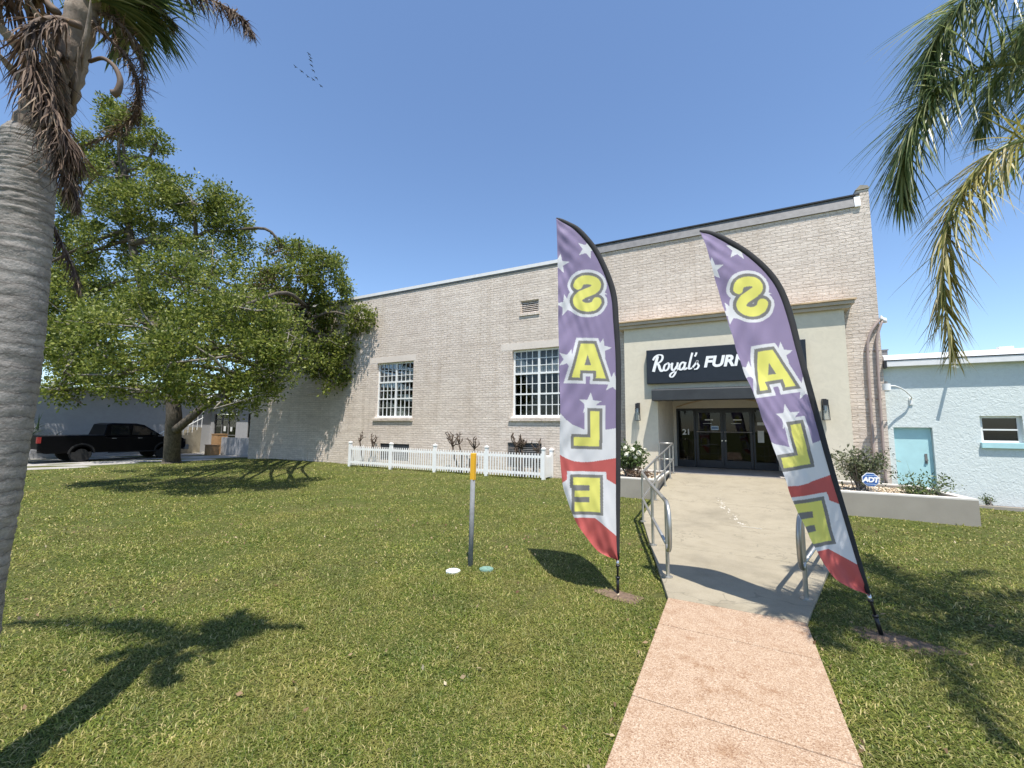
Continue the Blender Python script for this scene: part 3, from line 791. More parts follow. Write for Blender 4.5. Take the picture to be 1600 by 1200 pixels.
# ------------------------------------------------------------------ planters
def planter(name, label, outer, inner, ztop):
    t = thing(name, label, 'planter', (outer[0][0], outer[0][1], 0), 'raised planters beside the ramp')
    b = MB(); n = len(outer)
    for i in range(n):
        j = (i+1) % n
        b.prism([outer[i], outer[j], inner[j], inner[i]], -.15, ztop-.02)
    b.build('wall', M['planter'], t)
    b = MB()
    for i in range(n):
        j = (i+1) % n
        b.prism([outer[i], outer[j], inner[j], inner[i]], ztop-.019, ztop+.012)
    b.build('coping', M['plcap'], t)
    b = MB(); b.prism(inner, -.1, ztop-.10); b.build('soil', M['soil'], t)
    return t
PLR = [(1.575, 11.4), (4.15, 11.4), (3.93, 13.45), (1.66, 13.9)]; PLRi = [(1.72, 11.56), (3.97, 11.56), (3.78, 13.30), (1.75, 13.75)]
PLL = [(-3.4, 11.4), (-1.68, 11.36), (-1.72, 13.95), (-3.4, 13.95)]; PLLi = [(-3.25, 11.55), (-1.83, 11.52), (-1.87, 13.8), (-3.25, 13.8)]
pr = planter('planter_box', 'long grey planter right of the ramp holding stones, shrub and alarm sign', PLR, PLRi, .46)
pl = planter('planter_box', 'grey planter left of the ramp holding a white flowered bush', PLL, PLLi, .46)
def inpoly(x, y, poly):
    c = np.zeros(np.shape(x), bool); n = len(poly)
    for i in range(n):
        x1, y1_ = poly[i]; x2, y2_ = poly[(i+1) % n]
        k = ((y1_ > y) != (y2_ > y)) & (x < (x2-x1)*(y-y1_)/((y2_-y1_)+1e-12)+x1)
        c ^= k
    return c
def pebbles(poly, z, n, s0, s1, name, label):
    xs_ = [p[0] for p in poly]; ys__ = [p[1] for p in poly]
    X = rng.uniform(min(xs_), max(xs_), n*2); Y = rng.uniform(min(ys__), max(ys__), n*2)
    k = inpoly(X, Y, poly); X, Y = X[k][:n], Y[k][:n]; n = len(X)
    S = rng.uniform(s0, s1, n)
    base = np.array([(1, 0, 0), (-1, 0, 0), (0, 1, 0), (0, -1, 0), (0, 0, .6), (0, 0, -.6)], float)
    F = np.array([(0, 2, 4), (2, 1, 4), (1, 3, 4), (3, 0, 4), (2, 0, 5), (1, 2, 5), (3, 1, 5), (0, 3, 5)])
    ang = rng.uniform(0, 6.28, n); jit = rng.uniform(.6, 1.3, (n, 6, 3))
    V = base[None]*jit*S[:, None, None]
    c, s = np.cos(ang), np.sin(ang)
    vx = V[..., 0]*c[:, None]-V[..., 1]*s[:, None]; vy = V[..., 0]*s[:, None]+V[..., 1]*c[:, None]
    V = np.stack([vx+X[:, None], vy+Y[:, None], V[..., 2]+z+rng.uniform(0, .02, n)[:, None]], -1).reshape(-1, 3)
    Fs = (F[None]+np.arange(n)[:, None, None]*6).reshape(-1, 3)
    o = np_mesh(name, V, Fs, M['stone']); tag(o, label, 'gravel', kind='stuff'); return o
pebbles(PLRi, .365, 2600, .02, .05, 'mulch_stone', 'tan stones and wood chips covering the planter right of the ramp')
pebbles(PLLi, .365, 1500, .02, .05, 'mulch_stone', 'tan stones and wood chips covering the planter left of the ramp')

# ------------------------------------------------------------------ vegetation helpers
def leaves_mesh(name, centres, size, mat, parent, per=7, spread=.12, up=.25, aspect=.42, droop=0.0):
    """tufts of pointed leaves (kite quads) round each centre"""
    C = np.repeat(np.asarray(centres, float), per, axis=0); n = len(C)
    D = rng.normal(size=(n, 3)); D[:, 2] += up-droop; D /= np.linalg.norm(D, axis=1)[:, None]
    S = (np.repeat(size, per) if hasattr(size, '__len__') else size)*rng.uniform(.65, 1.3, n)
    A = rng.normal(size=(n, 3)); A = np.cross(D, A); A /= (np.linalg.norm(A, axis=1)[:, None]+1e-9)
    N = np.cross(D, A)
    base = C + D*(spread*rng.uniform(.1, 1, n))[:, None]
    L = S[:, None]; Wd = (S*aspect*.5)[:, None]
    p0 = base; p2 = base + D*L; mid = base + D*L*.5 + N*L*.08
    V = np.stack([p0, mid+A*Wd, p2, mid-A*Wd], 1).reshape(-1, 3)
    F = np.arange(n*4).reshape(-1, 4)
    return np_mesh(name, V, F, mat, parent)

def strips(name, base, D, L, Wd, bend, mat, parent, seg=3, side=None, twist=None):
    """curved tapering strips: base (n,3), direction D (n,3), length L, width Wd; bend pulls towards -z"""
    n = len(base); t = np.linspace(0, 1, seg+1)
    A = side if side is not None else np.cross(D, np.tile([0, 0, 1.], (n, 1)))
    A = A/(np.linalg.norm(A, axis=1)[:, None]+1e-9)
    P = np.zeros((n, seg+1, 2, 3)); pos = base.copy(); d = D.copy()
    for i in range(seg+1):
        w = Wd*(1-t[i]**1.5)*(.55+.9*min(t[i]*3, .5))
        P[:, i, 0] = pos + A*w[:, None]*.5; P[:, i, 1] = pos - A*w[:, None]*.5
        d = d + np.stack([np.zeros(n), np.zeros(n), -bend/seg], 1)
        if twist is not None: d = d + twist*rng.normal(size=(n, 3))/seg
        d = d/np.linalg.norm(d, axis=1)[:, None]
        pos = pos + d*(L/seg)[:, None]
    idx = np.arange(n*(seg+1)*2).reshape(n, seg+1, 2)
    F = np.stack([idx[:, :-1, 0], idx[:, :-1, 1], idx[:, 1:, 1], idx[:, 1:, 0]], -1).reshape(-1, 4)
    return np_mesh(name, P.reshape(-1, 3), F, mat, parent)

def frond(parent, pts, n, llen, wid, bend, mat, rmat, r0=.02, fwd=.55, jitter=.15, twist=None, sweep=None, start=.08, name='frond', hang=0.0, plume=0.0):
    P = catmull(pts, 40); m = len(P)
    rb = MB(); rb.tube(P, [lerp(r0, .003, i/(m-1)) for i in range(m)], 6)
    fo = rb.build(name, rmat, parent, smooth=True)
    base, D, L, W_, B = [], [], [], [], []
    for k in range(n):
        t = start+(1-start)*k/(n-1); s = t*(m-1); i = min(int(s), m-2); f = s-i
        p = P[i]*(1-f)+P[i+1]*f; tg = P[min(i+1, m-1)]-P[max(i-1, 0)]; tg /= np.linalg.norm(tg)+1e-9
        sd = np.cross(tg, [0, 0, 1.]); 
        if np.linalg.norm(sd) < .25: sd = sd + np.cross(tg, CF)*.6
        sd /= np.linalg.norm(sd)+1e-9; up = np.cross(sd, tg)
        prof = math.sin(math.pi*min(1, .12+.80*t))**.6
        for q in (-1, 1):
            ra = random.uniform(-plume, plume); s2 = sd*math.cos(ra)+up*math.sin(ra)
            d = q*s2*(1-.35*t) + tg*(fwd+.7*t) + up*random.uniform(-.1, .45)*(1-min(1, plume)*.7) + rng.normal(size=3)*jitter
            d[2] -= hang
            d /= np.linalg.norm(d)
            base.append(p); D.append(d); L.append(llen*prof*random.uniform(.75, 1.15)); W_.append(wid*random.uniform(.7, 1.2)); B.append(bend*random.uniform(.5, 1.5))
    strips('leaflet', np.array(base), np.array(D), np.array(L), np.array(W_), np.array(B), mat, fo, 5, None, twist)
    return fo

# ------------------------------------------------------------------ left palm
dpt = 2.28
def lpx(x, y, dd=0): return deep(x, y, dpt+dd*.6)
lb = deep(-100, 1300, 1.82)
lp = thing('palm_tree', 'grey ringed palm trunk at the left edge with dead brown fronds hanging', 'palm tree', (lb[0], lb[1], ZL))
axis = catmull([deep(-108, 1360, 1.80), deep(-100, 1300, 1.82), deep(-61, 960, 1.97), deep(-22, 760, 2.06), deep(12, 560, 2.14), deep(30, 390, 2.21), deep(38, 300, 2.24), deep(45, 240, 2.26), deep(50, 185, 2.28)], 300)
b = MB(); rads = []; NR = 28
for i in range(301):
    t = i/300
    rads.append(np.interp(t, [0, .06, .3, .8, .93, 1], [.20, .145, .125, .114, .106, .035]))
b.tube(axis, rads, NR)
# irregular leaf-scar rings: every ring has its own height, depth and tilt round the trunk
vv = np.array(b.v).reshape(301, NR, 3); axn = np.array(axis); th_ = np.arange(NR)*2*math.pi/NR
pos = 0.0; rings = []
while pos < 1: rings.append((pos, random.uniform(.6, 1.4), random.uniform(0, 6.28), random.uniform(.2, 1.2))); pos += random.uniform(.011, .026)
off = np.zeros((301, NR))
for i in range(301):
    t = i/300
    for (p_, dp_, ph_, wv) in rings:
        c_ = p_+.004*wv*np.sin(th_+ph_)
        off[i] += -.0032*dp_*np.exp(-((t-c_)/.0026)**2)*(.6+.4*np.sin(2*th_+ph_*2))
off += .0022*rng.normal(size=(301, NR))
dirs = vv-axn[:, None]; dirs /= np.linalg.norm(dirs, axis=2)[..., None]
b.v = [tuple(p) for p in (vv+dirs*off[..., None]).reshape(-1, 3)]
b.build('trunk', M['palmtrunk'], lp, smooth=True)
b = MB()
sh = catmull([lpx(44, 240), lpx(66, 190), lpx(92, 130), lpx(112, 80), lpx(132, 10), lpx(150, -60)], 40)
b.tube(sh, [np.interp(i/40, [0, .15, .45, .75, 1], [.086, .098, .084, .064, .04]) + .006*math.sin(i*2.1)+.004*random.uniform(-1, 1) for i in range(41)], 22)
b.build('crown_shaft', M['shaft'], lp, smooth=True)
for (x, y, a, l) in ((55, 150, -.6, .20), (88, 95, -.25, .26), (118, 150, .45, .20), (108, 185, .15, .22), (72, 205, -.3, .2), (128, 85, .5, .24), (50, 95, -.7, .28), (98, 215, .3, .2), (120, 125, .7, .16), (80, 140, 0, .24)):
    p = lpx(x, y, -.17); d = CR*math.sin(a)+CU*math.cos(a); b = MB()
    b.tube([p-d*.05, p+d*l*.4-CF*.02, p+d*l*.8-CF*.05, p+d*l-CF*.09+CR*.02], [.034, .032, .020, .005], 8, ry=.3)
    b.build('leaf_boot', M['shaft'], lp, smooth=True)
b = MB(); b.tube(catmull([lpx(140, 96, -.15), lpx(160, 91, -.2), lpx(178, 103, -.22), lpx(188, 125, -.22), lpx(184, 143, -.22), lpx(177, 147, -.22)], 20), [lerp(.009, .020, (i/20)**2) for i in range(21)], 7); b.build('old_stalk', M['rachisb'], lp, smooth=True)
PB, RB = M['palmbrown'], M['rachisb']
frond(lp, [lpx(125, 40, -.15), lpx(85, 30, -.3), lpx(48, 45, -.42), lpx(48, 100, -.45), lpx(75, 160, -.42), lpx(110, 215, -.36), lpx(125, 250, -.3)], 230, .26, .0095, 1.2, PB, RB, .020, .15, .28, .7, hang=.7)
frond(lp, [lpx(110, 60, .1), lpx(80, 110, -.3), lpx(85, 170, -.38), lpx(105, 230, -.34), lpx(118, 290, -.28)], 230, .24, .0075, 1.4, PB, RB, .016, .2, .4, .9, hang=.9)
frond(lp, [lpx(90, 120, -.1), lpx(70, 170, -.34), lpx(85, 220, -.38), lpx(105, 270, -.34), lpx(122, 320, -.28)], 220, .20, .0065, 1.4, PB, RB, .014, .2, .45, 1.0, hang=1.0)
frond(lp, [lpx(140, 20, 0), lpx(160, 50, 0), lpx(195, 85, .05), lpx(215, 130, .1), lpx(212, 175, .1), lpx(180, 205, .1), lpx(140, 225, .05)], 190, .125, .006, .9, PB, RB, .013, .3, .6, 1.6, hang=.2)
frond(lp, [lpx(150, 20, .05), lpx(180, 30, .05), lpx(215, 75, .1), lpx(222, 140, .1), lpx(205, 190, .1)], 150, .12, .006, .9, PB, RB, .010, .3, .6, 1.8, hang=.3)
frond(lp, [lpx(140, 0, .1), lpx(190, -30, .2), lpx(260, -25, .3), lpx(330, 0, .35), lpx(375, 25, .4), lpx(395, 52, .4)], 210, .17, .008, 1.3, PB, RB, .014, .3, .4, 1.2, hang=.8)
frond(lp, [lpx(140, 10, .1), lpx(200, -5, .2), lpx(245, 10, .3), lpx(275, 40, .35)], 120, .15, .008, 1.3, PB, RB, .012, .3, .4, 1.4, hang=.6)
frond(lp, [lpx(90, 20, -.2), lpx(40, -20, -.2), lpx(-20, 0, -.2), lpx(-60, 70, -.2), lpx(-50, 160, -.2)], 110, .27, .016, 1.2, PB, RB, .02, .2, .3, .8, hang=.7)
frond(lp, [lpx(75, 330, .25), lpx(92, 370, .3), lpx(112, 410, .3), lpx(125, 450, .3)], 70, .15, .008, 1.2, PB, RB, .006, .2, .4, 1.0, hang=1.2)
for q in ([(150, 0), (190, -50), (240, -60), (290, -30)], [(150, -10), (195, -20), (225, 5), (240, 45)], [(140, 0), (165, 0), (190, 25), (200, 65)], [(110, 0), (60, -60), (0, -70), (-60, -30)], [(150, -20), (160, -100), (190, -160), (230, -190)], [(110, -20), (-20, -120), (-160, -140), (-300, -40)]):
    frond(lp, [lpx(x, y, -.1+.15*i) for i, (x, y) in enumerate(q)], 70, .34, .020, .8, M['palmgreen'], M['rachisg'], .014, .5, .12)

# ------------------------------------------------------------------ right palm (trunk stands outside the frame)
rp = thing('palm_tree', 'green palm with one yellowing frond hanging in from the right', 'palm tree', (3.15, 4.2, ZL))
CRN = np.array([3.0, 4.25, 4.55])
b = MB(); ax = catmull([(3.25, 4.15, -.1), (3.2, 4.15, 1.2), (3.08, 4.2, 2.8), (3.0, 4.25, 4.3)], 90)
b.tube(ax, [np.interp(i/90, [0, .1, 1], [.26, .19, .15])+.006*((i % 4)/4) for i in range(91)], 20); b.build('trunk', M['palmtrunk'], rp, smooth=True)
b = MB(); b.tube([CRN-[0, 0, .4], CRN-[0, 0, .1], CRN+[0, 0, .25]], [.17, .16, .06], 14); b.build('crown_shaft', M['shaft'], rp, smooth=True)
def rd(x, y, d): return deep(x, y, d)
PG, RG = M['palmgreen'], M['rachisg']
frond(rp, [CRN, rd(1760, -150, 2.7), rd(1650, -110, 2.9), rd(1555, -40, 3.0), rd(1495, 15, 3.05), rd(1458, 75, 3.1), rd(1445, 135, 3.1)], 250, .66, .015, .75, PG, RG, .020, .30, .09, hang=.1, plume=1.1)
frond(rp, [CRN, rd(1760, 90, 2.75), rd(1650, 95, 2.9), rd(1545, 105, 3.0), rd(1470, 140, 3.05), rd(1430, 190, 3.05), rd(1412, 250, 3.05), rd(1408, 310, 3.05)], 280, .62, .015, .85, PG, RG, .020, .28, .09, hang=.15, plume=1.1)
frond(rp, [CRN, rd(1780, 190, 2.55), rd(1660, 205, 2.65), rd(1565, 232, 2.75), rd(1517, 280, 2.8), rd(1484, 335, 2.8), rd(1474, 410, 2.8), rd(1477, 480, 2.8), rd(1490, 550, 2.8)], 200, .48, .014, .8, M['palmyellow'], RG, .022, .30, .14, .22, hang=.2, plume=1.1)
frond(rp, [CRN, rd(1850, -260, 2.9), rd(1720, -330, 3.2), rd(1600, -230, 3.5), rd(1520, -80, 3.6)], 130, .55, .019, .7, PG, RG, .022, .5, .09, plume=.9)
frond(rp, [CRN, rd(1800, -60, 3.3), rd(1720, -50, 3.7), rd(1640, 20, 4.0), rd(1585, 130, 4.1)], 130, .55, .019, .8, PG, RG, .022, .5, .1, plume=.9)
frond(rp, [CRN, rd(1820, 40, 2.5), rd(1730, 0, 2.6), rd(1650, 10, 2.7), rd(1590, 60, 2.75)], 130, .45, .017, .8, PG, RG, .02, .5, .1, plume=.9)
frond(rp, [CRN, rd(1800, -20, 2.9), rd(1700, 0, 3.1), rd(1620, 50, 3.25), rd(1560, 120, 3.3), rd(1530, 200, 3.3)], 200, .60, .015, .85, PG, RG, .02, .3, .1, hang=.1, plume=1.1)
for az, ln, dr in ((20, 2.3, .9), (70, 2.4, .7), (330, 2.3, .9), (285, 2.2, 1.0), (250, 2.1, .7), (95, 2.3, .2), (45, 2.0, .1)):
    a_ = math.radians(az); d = np.array([math.cos(a_), math.sin(a_), 0])
    frond(rp, [CRN, CRN+d*ln*.3+[0, 0, .45], CRN+d*ln*.65+[0, 0, .5-dr*.3], CRN+d*ln+[0, 0, .2-dr]], 60, .5, .028, .8, M['palmgreen'], M['rachisg'], .022, .5, .1)

# ------------------------------------------------------------------ oak
oak_base = np.array(ground(268, 722, -.06))
oak = thing('oak_tree', 'big spreading green oak on the lawn in front of the parked truck', 'tree', tuple(oak_base))
CL = [  # px, py, rx, ry, depth, density
 (250,520,120,66,18.3,1), (335,560,115,66,17.8,1), (195,585,85,45,18,.9), (405,535,65,70,18.4,1), (150,535,60,60,19,.9), (290,455,105,48,18.8,1), (350,622,72,26,18.4,.8),
 (235,612,80,24,18,.8), (430,595,40,38,18.4,.8), (120,600,50,36,18.6,.7), (250,425,60,25,18.6,.8), (370,480,60,40,18.3,.9),
 (450,440,66,46,20,1), (500,418,50,34,20.5,1), (520,465,38,46,20.5,.9), (562,500,34,25,20,1), (485,540,58,58,20.6,1), (533,560,28,42,20.3,.8), (443,388,36,20,20.8,1), (415,470,56,48,20.5,.9), (545,535,30,24,20.3,.7), (520,600,22,26,20.2,.5), (470,395,30,24,20.6,.8),
 (300,315,92,36,21,1), (230,325,84,40,21,.9), (352,345,44,34,21,.9), (375,385,30,25,21,.6), (200,275,66,34,21.5,.9), (160,390,66,55,22,.7), (125,470,60,75,22,.7), (285,372,70,26,22,.55), (240,380,70,30,22.3,.4),
 (205,200,58,26,22,1), (245,222,34,15,21.5,1), (165,235,56,42,22.5,.8), (130,300,50,60,22.5,.7), (100,560,40,55,22,.7), (90,410,50,85,22.5,.7), (180,170,30,16,22,.8), (250,262,26,10,21.5,.6)]
rk = F_PX
CL = [(x, y, rx, ry, dp-(7.0 if i < 12 else 0), den) for i, (x, y, rx, ry, dp, den) in enumerate(CL)] + [(300,540,110,60,15,.5), (200,500,80,50,15,.5), (400,500,70,50,15.5,.6), (270,610,90,26,15,.5), (330,430,80,40,16,.6), (110,560,50,40,11.5,.7), (90,610,40,26,11.2,.6), (470,560,40,40,13,.6), (440,520,50,50,12.5,.6), (60,520,60,60,20.5,.8), (40,430,60,60,21,.8), (400,610,50,28,17.5,.6), (365,640,40,16,17.5,.5), (150,480,90,70,21,.55), (280,480,110,60,21,.55), (380,520,80,60,21,.55), (200,580,90,40,20.5,.45), (330,590,80,26,20.5,.4), (120,540,60,60,20.5,.55), (430,450,60,45,19.5,.6), (300,400,90,30,20.5,.5)]  # two lumps at the far left are added to shade the annex wall
tufts = []; tsz = []; nodes = []
for (x, y, rx, ry, dp, den) in CL:
    c = deep(x, y, dp); RX, RY = rx*dp/rk, ry*dp/rk
    n = int(den*(1.3 if (dp > 19 and x < 400) else 1.15 if dp > 19 else .8)*RX*RY*175*(19/dp)**1.2); 
    u_ = rng.normal(size=(n, 3)); u_ /= np.linalg.norm(u_, axis=1)[:, None]; u_ *= (rng.uniform(.12, 1, n)**.45)[:, None]
    # lumps: pull points towards random sub-centres so that gaps open between sprays
    k = max(5, int(RX*RY*2.2)); sub = rng.normal(size=(k, 3)); sub /= np.linalg.norm(sub, axis=1)[:, None]; sub *= (rng.uniform(.25, 1, k)**.5)[:, None]
    j = np.argmin(((u_[:, None]-sub[None])**2).sum(-1), 1); u_ = sub[j]+(u_-sub[j])*rng.uniform(.34, .92, n)[:, None]
    P = c + u_[:, :1]*CR*RX + u_[:, 1:2]*np.array([0, 0, 1.])*RY + u_[:, 2:]*np.array([CF[0], CF[1], 0])*RX*.75
    (tufts).append(P); tsz.append(np.full(n, .145*min(1, dp/19)**.8)); nodes.append((c, RX, RY, sub))
T = np.concatenate(tufts); TS = np.concatenate(tsz)
# the browned inner spray on the right limb
dryc = deep(425, 470, 20.2)
dd = np.linalg.norm((T-dryc)/np.array([1.9, 1.9, 2.6]), axis=1)
isdry = (dd < 1) & (rng.uniform(size=len(T)) < .45)
b = MB()
fork = np.array(deep(272, 648, 19.6)); tb = oak_base - [0, 0, .15]
b.tube(catmull([tb, tb+[0, 0, .25], lerp(tb, fork, .35), lerp(tb, fork, .7), fork, np.array(deep(268, 610, 19.6)), np.array(deep(262, 560, 19.9))], 24), [np.interp(i/24, [0, .06, .2, .6, 1], [.58, .43, .34, .32, .24]) for i in range(25)], 14)
b.build('trunk', M['bark'], oak, smooth=True)
b = MB(); up0 = np.array(deep(262, 565, 19.9))
lim2 = catmull([np.array(deep(275, 672, 19.5)), deep(295, 655, 19.4), deep(325, 630, 19.5), deep(370, 600, 19.8), deep(430, 540, 20.2), deep(480, 480, 20.4)], 20)
b.tube(lim2, [lerp(.20, .09, i/20) for i in range(21)], 10)
up1 = catmull([up0, deep(240, 500, 20.5), deep(215, 420, 21), deep(200, 340, 21.5), deep(195, 250, 22)], 20)
b.tube(up1, [lerp(.30, .08, i/20) for i in range(21)], 10)
up2 = catmull([deep(225, 440, 20.9), deep(150, 400, 21.5), deep(220, 385, 21.3), deep(290, 370, 21), deep(350, 345, 21)], 20)
up2 = catmull([deep(205, 380, 21.1), deep(240, 375, 21.1), deep(290, 378, 21), deep(330, 360, 21), deep(375, 372, 21)], 20)
b.tube(up2, [lerp(.17, .04, i/20) for i in range(21)], 8)
srcs = np.array([p for p in lim2+up1+up2+[up0] if p[2] > 3.2])
for (c, RX, RY, sub) in nodes:
    cand = srcs[np.argsort(np.linalg.norm(srcs-c, axis=1))[:4]]; s0 = cand[random.randrange(4)]
    mid = lerp(s0, c, .5)+rng.normal(size=3)*.3+[0, 0, .15]
    br = catmull([s0, mid, c], 8); b.tube(br, [lerp(.10, .04, i/8) for i in range(9)], 6, cap=False)
for (c, RX, RY, sub) in nodes:
    for s_ in sub[:26]:
        e = c + s_[0]*CR*RX + np.array([0, 0, s_[1]*RY]) + s_[2]*np.array([CF[0], CF[1], 0])*RX*.75
        m_ = lerp(c, e, .5)+rng.normal(size=3)*.25*min(1, RX)
        b.tube([c, m_, e, e+(e-m_)*.25], [.035, .024, .012, .004], 4, mi=1, cap=False)
b.build('limb', [M['bark'], M['twig']], oak, smooth=True)
leaves_mesh('crown', T[~isdry], TS[~isdry], M['leaf'], oak, 9, .24, .3, .55)
leaves_mesh('dry_crown', T[isdry], .13, M['leafdry'], oak, 5, .24, -.2, .4)

# ------------------------------------------------------------------ shrubs
def bush(name, label, c, r, n, leaf, mat, twigs, flowers=0, up=.3, per=6, spread=.07, aspect=.42, tmat=None):
    t = thing(name, label, 'shrub', tuple(c))
    c = np.array(c, float); b = MB(); tips = []
    for k in range(twigs):
        a = random.uniform(0, 6.28); q = random.uniform(.25, 1)
        e = c + np.array([math.cos(a)*r[0]*q, math.sin(a)*r[1]*q, r[2]*random.uniform(.55, 1.0)*(1.05-.35*q)])
        m_ = lerp(c, e, .5)+np.array([0, 0, .12*r[2]])+rng.normal(size=3)*.03
        pts = catmull([c+rng.normal(size=3)*[.05, .05, 0], m_, e], 6); b.tube(pts, [lerp(.014, .004, i/6) for i in range(7)], 5)
        for f in np.linspace(.35, 1, max(2, int(n/twigs))):
            s = f*6; i = min(int(s), 5); p = lerp(pts[i], pts[i+1], s-i); tips.append(p+rng.normal(size=3)*.05*r[2])
    b.build('stem', tmat or M['twig'], t)
    leaves_mesh('foliage', tips, leaf, mat, t, per, spread, up, aspect)
    if flowers:
        for k in range(flowers):
            p = tips[random.randrange(len(tips))] + (tips[random.randrange(len(tips))]-c)*.08; fb = MB(); rr = random.uniform(.035, .065)
            for j in range(7):
                a = j*6.28/7; fb.ball((p[0]+rr*.7*math.cos(a), p[1]-.06+rr*.25*math.sin(3*a), p[2]+rr*.7*math.sin(a)), (rr*.55, rr*.4, rr*.55), 6, 4)
            fb.ball((p[0], p[1]-.08, p[2]), rr*.5, 6, 4)
            fb.build('flower', M['flower'], t, smooth=True)
    return t
bush('flowering_bush', 'leafy green bush dotted with white flowers in the planter left of the ramp', (-2.62, 12.3, .36), (.62, .5, 1.05), 420, .10, M['leaf2'], 40, 26)
bush('low_bush', 'low reddish brown bush in the left planter under the flowering bush', (-2.2, 11.85, .36), (.45, .25, .34), 90, .07, M['leafdry'], 18)
c = at(1344, 762, 12.5); bush('sparse_bush', 'sparse grey green bush behind the blue alarm sign in the right planter', (c[0], 12.5, .36), (.78, .6, 1.12), 300, .085, M['leaf3'], 34)
# spiky plant
c = at(1432, 768, 12.4); sp = thing('spiky_plant', 'small dark spiky plant near the right end of the right planter', 'plant', (c[0], 12.4, .36))
n = 90; a_ = rng.uniform(0, 6.28, n); D = np.stack([np.cos(a_), np.sin(a_), rng.uniform(.4, 1.6, n)], 1); D /= np.linalg.norm(D, axis=1)[:, None]
B0 = np.tile([c[0], 12.4, .36], (n, 1))+rng.normal(size=(n, 3))*[.07, .07, .0]
L_ = rng.uniform(.22, .48, n); L_[:4] = [.75, .7, .8, .6]; D[0] = np.array([-.75, -.1, .6]); D[1] = np.array([-.55, 0, .85]); D[2] = np.array([-.15, .1, 1]); D[3] = [-.9, .1, .3]
D /= np.linalg.norm(D, axis=1)[:, None]
strips('blade', B0, D, L_, np.full(n, .035), np.where(np.arange(n) < 4, .05, .9), M['palmgreen'], sp, 4)
bc = np.array([c[0]+.18, 12.45, .36]); tips = bc+rng.normal(size=(110, 3))*[.22, .15, .15]+[0, 0, .22]; leaves_mesh('foliage', tips, .075, M['leaf2'], sp, 5, .05)
b = MB(); [b.tube([bc, lerp(bc, t_, .6)+rng.normal(size=3)*.02, t_], [.008, .006, .003], 4) for t_ in tips[:30]]; b.build('stem', M['twig'], sp)
# weed by the blue wall
w = at(1546, 797, 14.3); bush('weed', 'tiny weed growing at the foot of the aqua wall under its window', (w[0], 14.3, 0), (.12, .08, .24), 24, .05, M['leaf2'], 6)

def pruned(label, c, stems, hgt, spr, knots):
    t = thing('pruned_shrub', label, 'shrub', tuple(c), 'cut back shrubs behind the picket fence')
    b = MB(); c = np.array(c, float)
    for k in range(stems):
        a = random.uniform(0, 6.28); base = c+np.array([math.cos(a)*.12, math.sin(a)*.08, 0])
        top = base+np.array([math.cos(a)*spr*.6, math.sin(a)*spr*.4, hgt*random.uniform(.62, .8)])
        b.tube(catmull([base, lerp(base, top, .5)+rng.normal(size=3)*.04, top], 6), [lerp(.045, .028, i/6) for i in range(7)], 7)
        for j in range(knots):
            e = top+np.array([random.uniform(-1, 1)*spr*.45, random.uniform(-1, 1)*spr*.3, random.uniform(.05, .3)*hgt])
            b.tube([top, lerp(top, e, .5)+rng.normal(size=3)*.025, e], [.026, .02, .017], 6)
            for q in range(2):
                e2 = e+rng.normal(size=3)*[.07, .05, .05]+[0, 0, .05]; b.tube([e, e2], [.017, .015], 5)
    b.build('stem', M['stub'], t, smooth=True); return t
ps = ['cut back shrub at the shaded left end of the picket fence', 'twin stemmed cut back shrub between the two tall windows', 'bushy cut back shrub in front of the right basement vent']
for lab, (px, top), st, hh, spp, kn in zip(ps, ((570, 680), (724, 678), (823, 683)), (3, 4, 6), (1.42, 1.48, 1.42), (.5, .62, .55), (4, 6, 6)):
    p = at(px, 735, 14.0); pruned(lab, (p[0], 14.0, ZL), st, hh, spp, kn)

# ------------------------------------------------------------------ picket fence
fence = thing('picket_fence', 'low white picket fence enclosing the bed along the brick wall', 'fence', (-5.78, 13.6, ZL))
FX = [-15.13, at(610, 735, 13.6)[0], at(679, 735, 13.6)[0], at(760, 735, 13.6)[0], -5.78]
def fpost(x, y, h=1.06):
    b = MB(); b.box((x-.055, y-.055, ZL-.05), (x+.055, y+.055, h-.06)); b.box((x-.07, y-.07, h-.059), (x+.07, y+.07, h-.035))
    b.add([(x-.065, y-.065, h-.034), (x+.065, y-.065, h-.034), (x+.065, y+.065, h-.034), (x-.065, y+.065, h-.034), (x, y, h+.03)], [(0, 1, 4), (1, 2, 4), (2, 3, 4), (3, 0, 4), (3, 2, 1, 0)])
    b.build('post', M['vinyl'], fence)
for x in FX: fpost(x, 13.6)
def section(p, q, npk, sag=0.0):
    p, q = np.array(p), np.array(q); d = (q-p)/np.linalg.norm(q-p); nrm = np.array([d[1], -d[0]])
    b = MB()
    for z in (.16, .74):
        a0, a1 = p+d*.056, q-d*.056
        b.prism([tuple(a0-nrm*.022), tuple(a1-nrm*.022), tuple(a1+nrm*.022), tuple(a0+nrm*.022)], z-.045, z+.045)
    b.build('fence_rail', M['vinyl'], fence)
    b = MB()
    for k in range(npk):
        t = (k+.7)/(npk+.4); c_ = lerp(p, q, t)+nrm*.034; h = .87-sag*4*t*(1-t); w = .020
        L0, R0 = c_-d*w, c_+d*w; L1, R1 = L0+nrm*.016, R0+nrm*.016
        vs = []
        for (l, r) in ((L0, R0), (L1, R1)):
            m_ = (l+r)/2
            vs += [(l[0], l[1], .035), (r[0], r[1], .035), (r[0], r[1], h-.04), (m_[0], m_[1], h), (l[0], l[1], h-.04)]
        b.add(vs, [(0, 1, 2, 3, 4), (9, 8, 7, 6, 5), (0, 5, 6, 1), (1, 6, 7, 2), (2, 7, 8, 3), (3, 8, 9, 4), (4, 9, 5, 0)])
    b.build('picket_panel', M['vinyl'], fence)
for i in range(4): section((FX[i], 13.6), (FX[i+1], 13.6), 20)
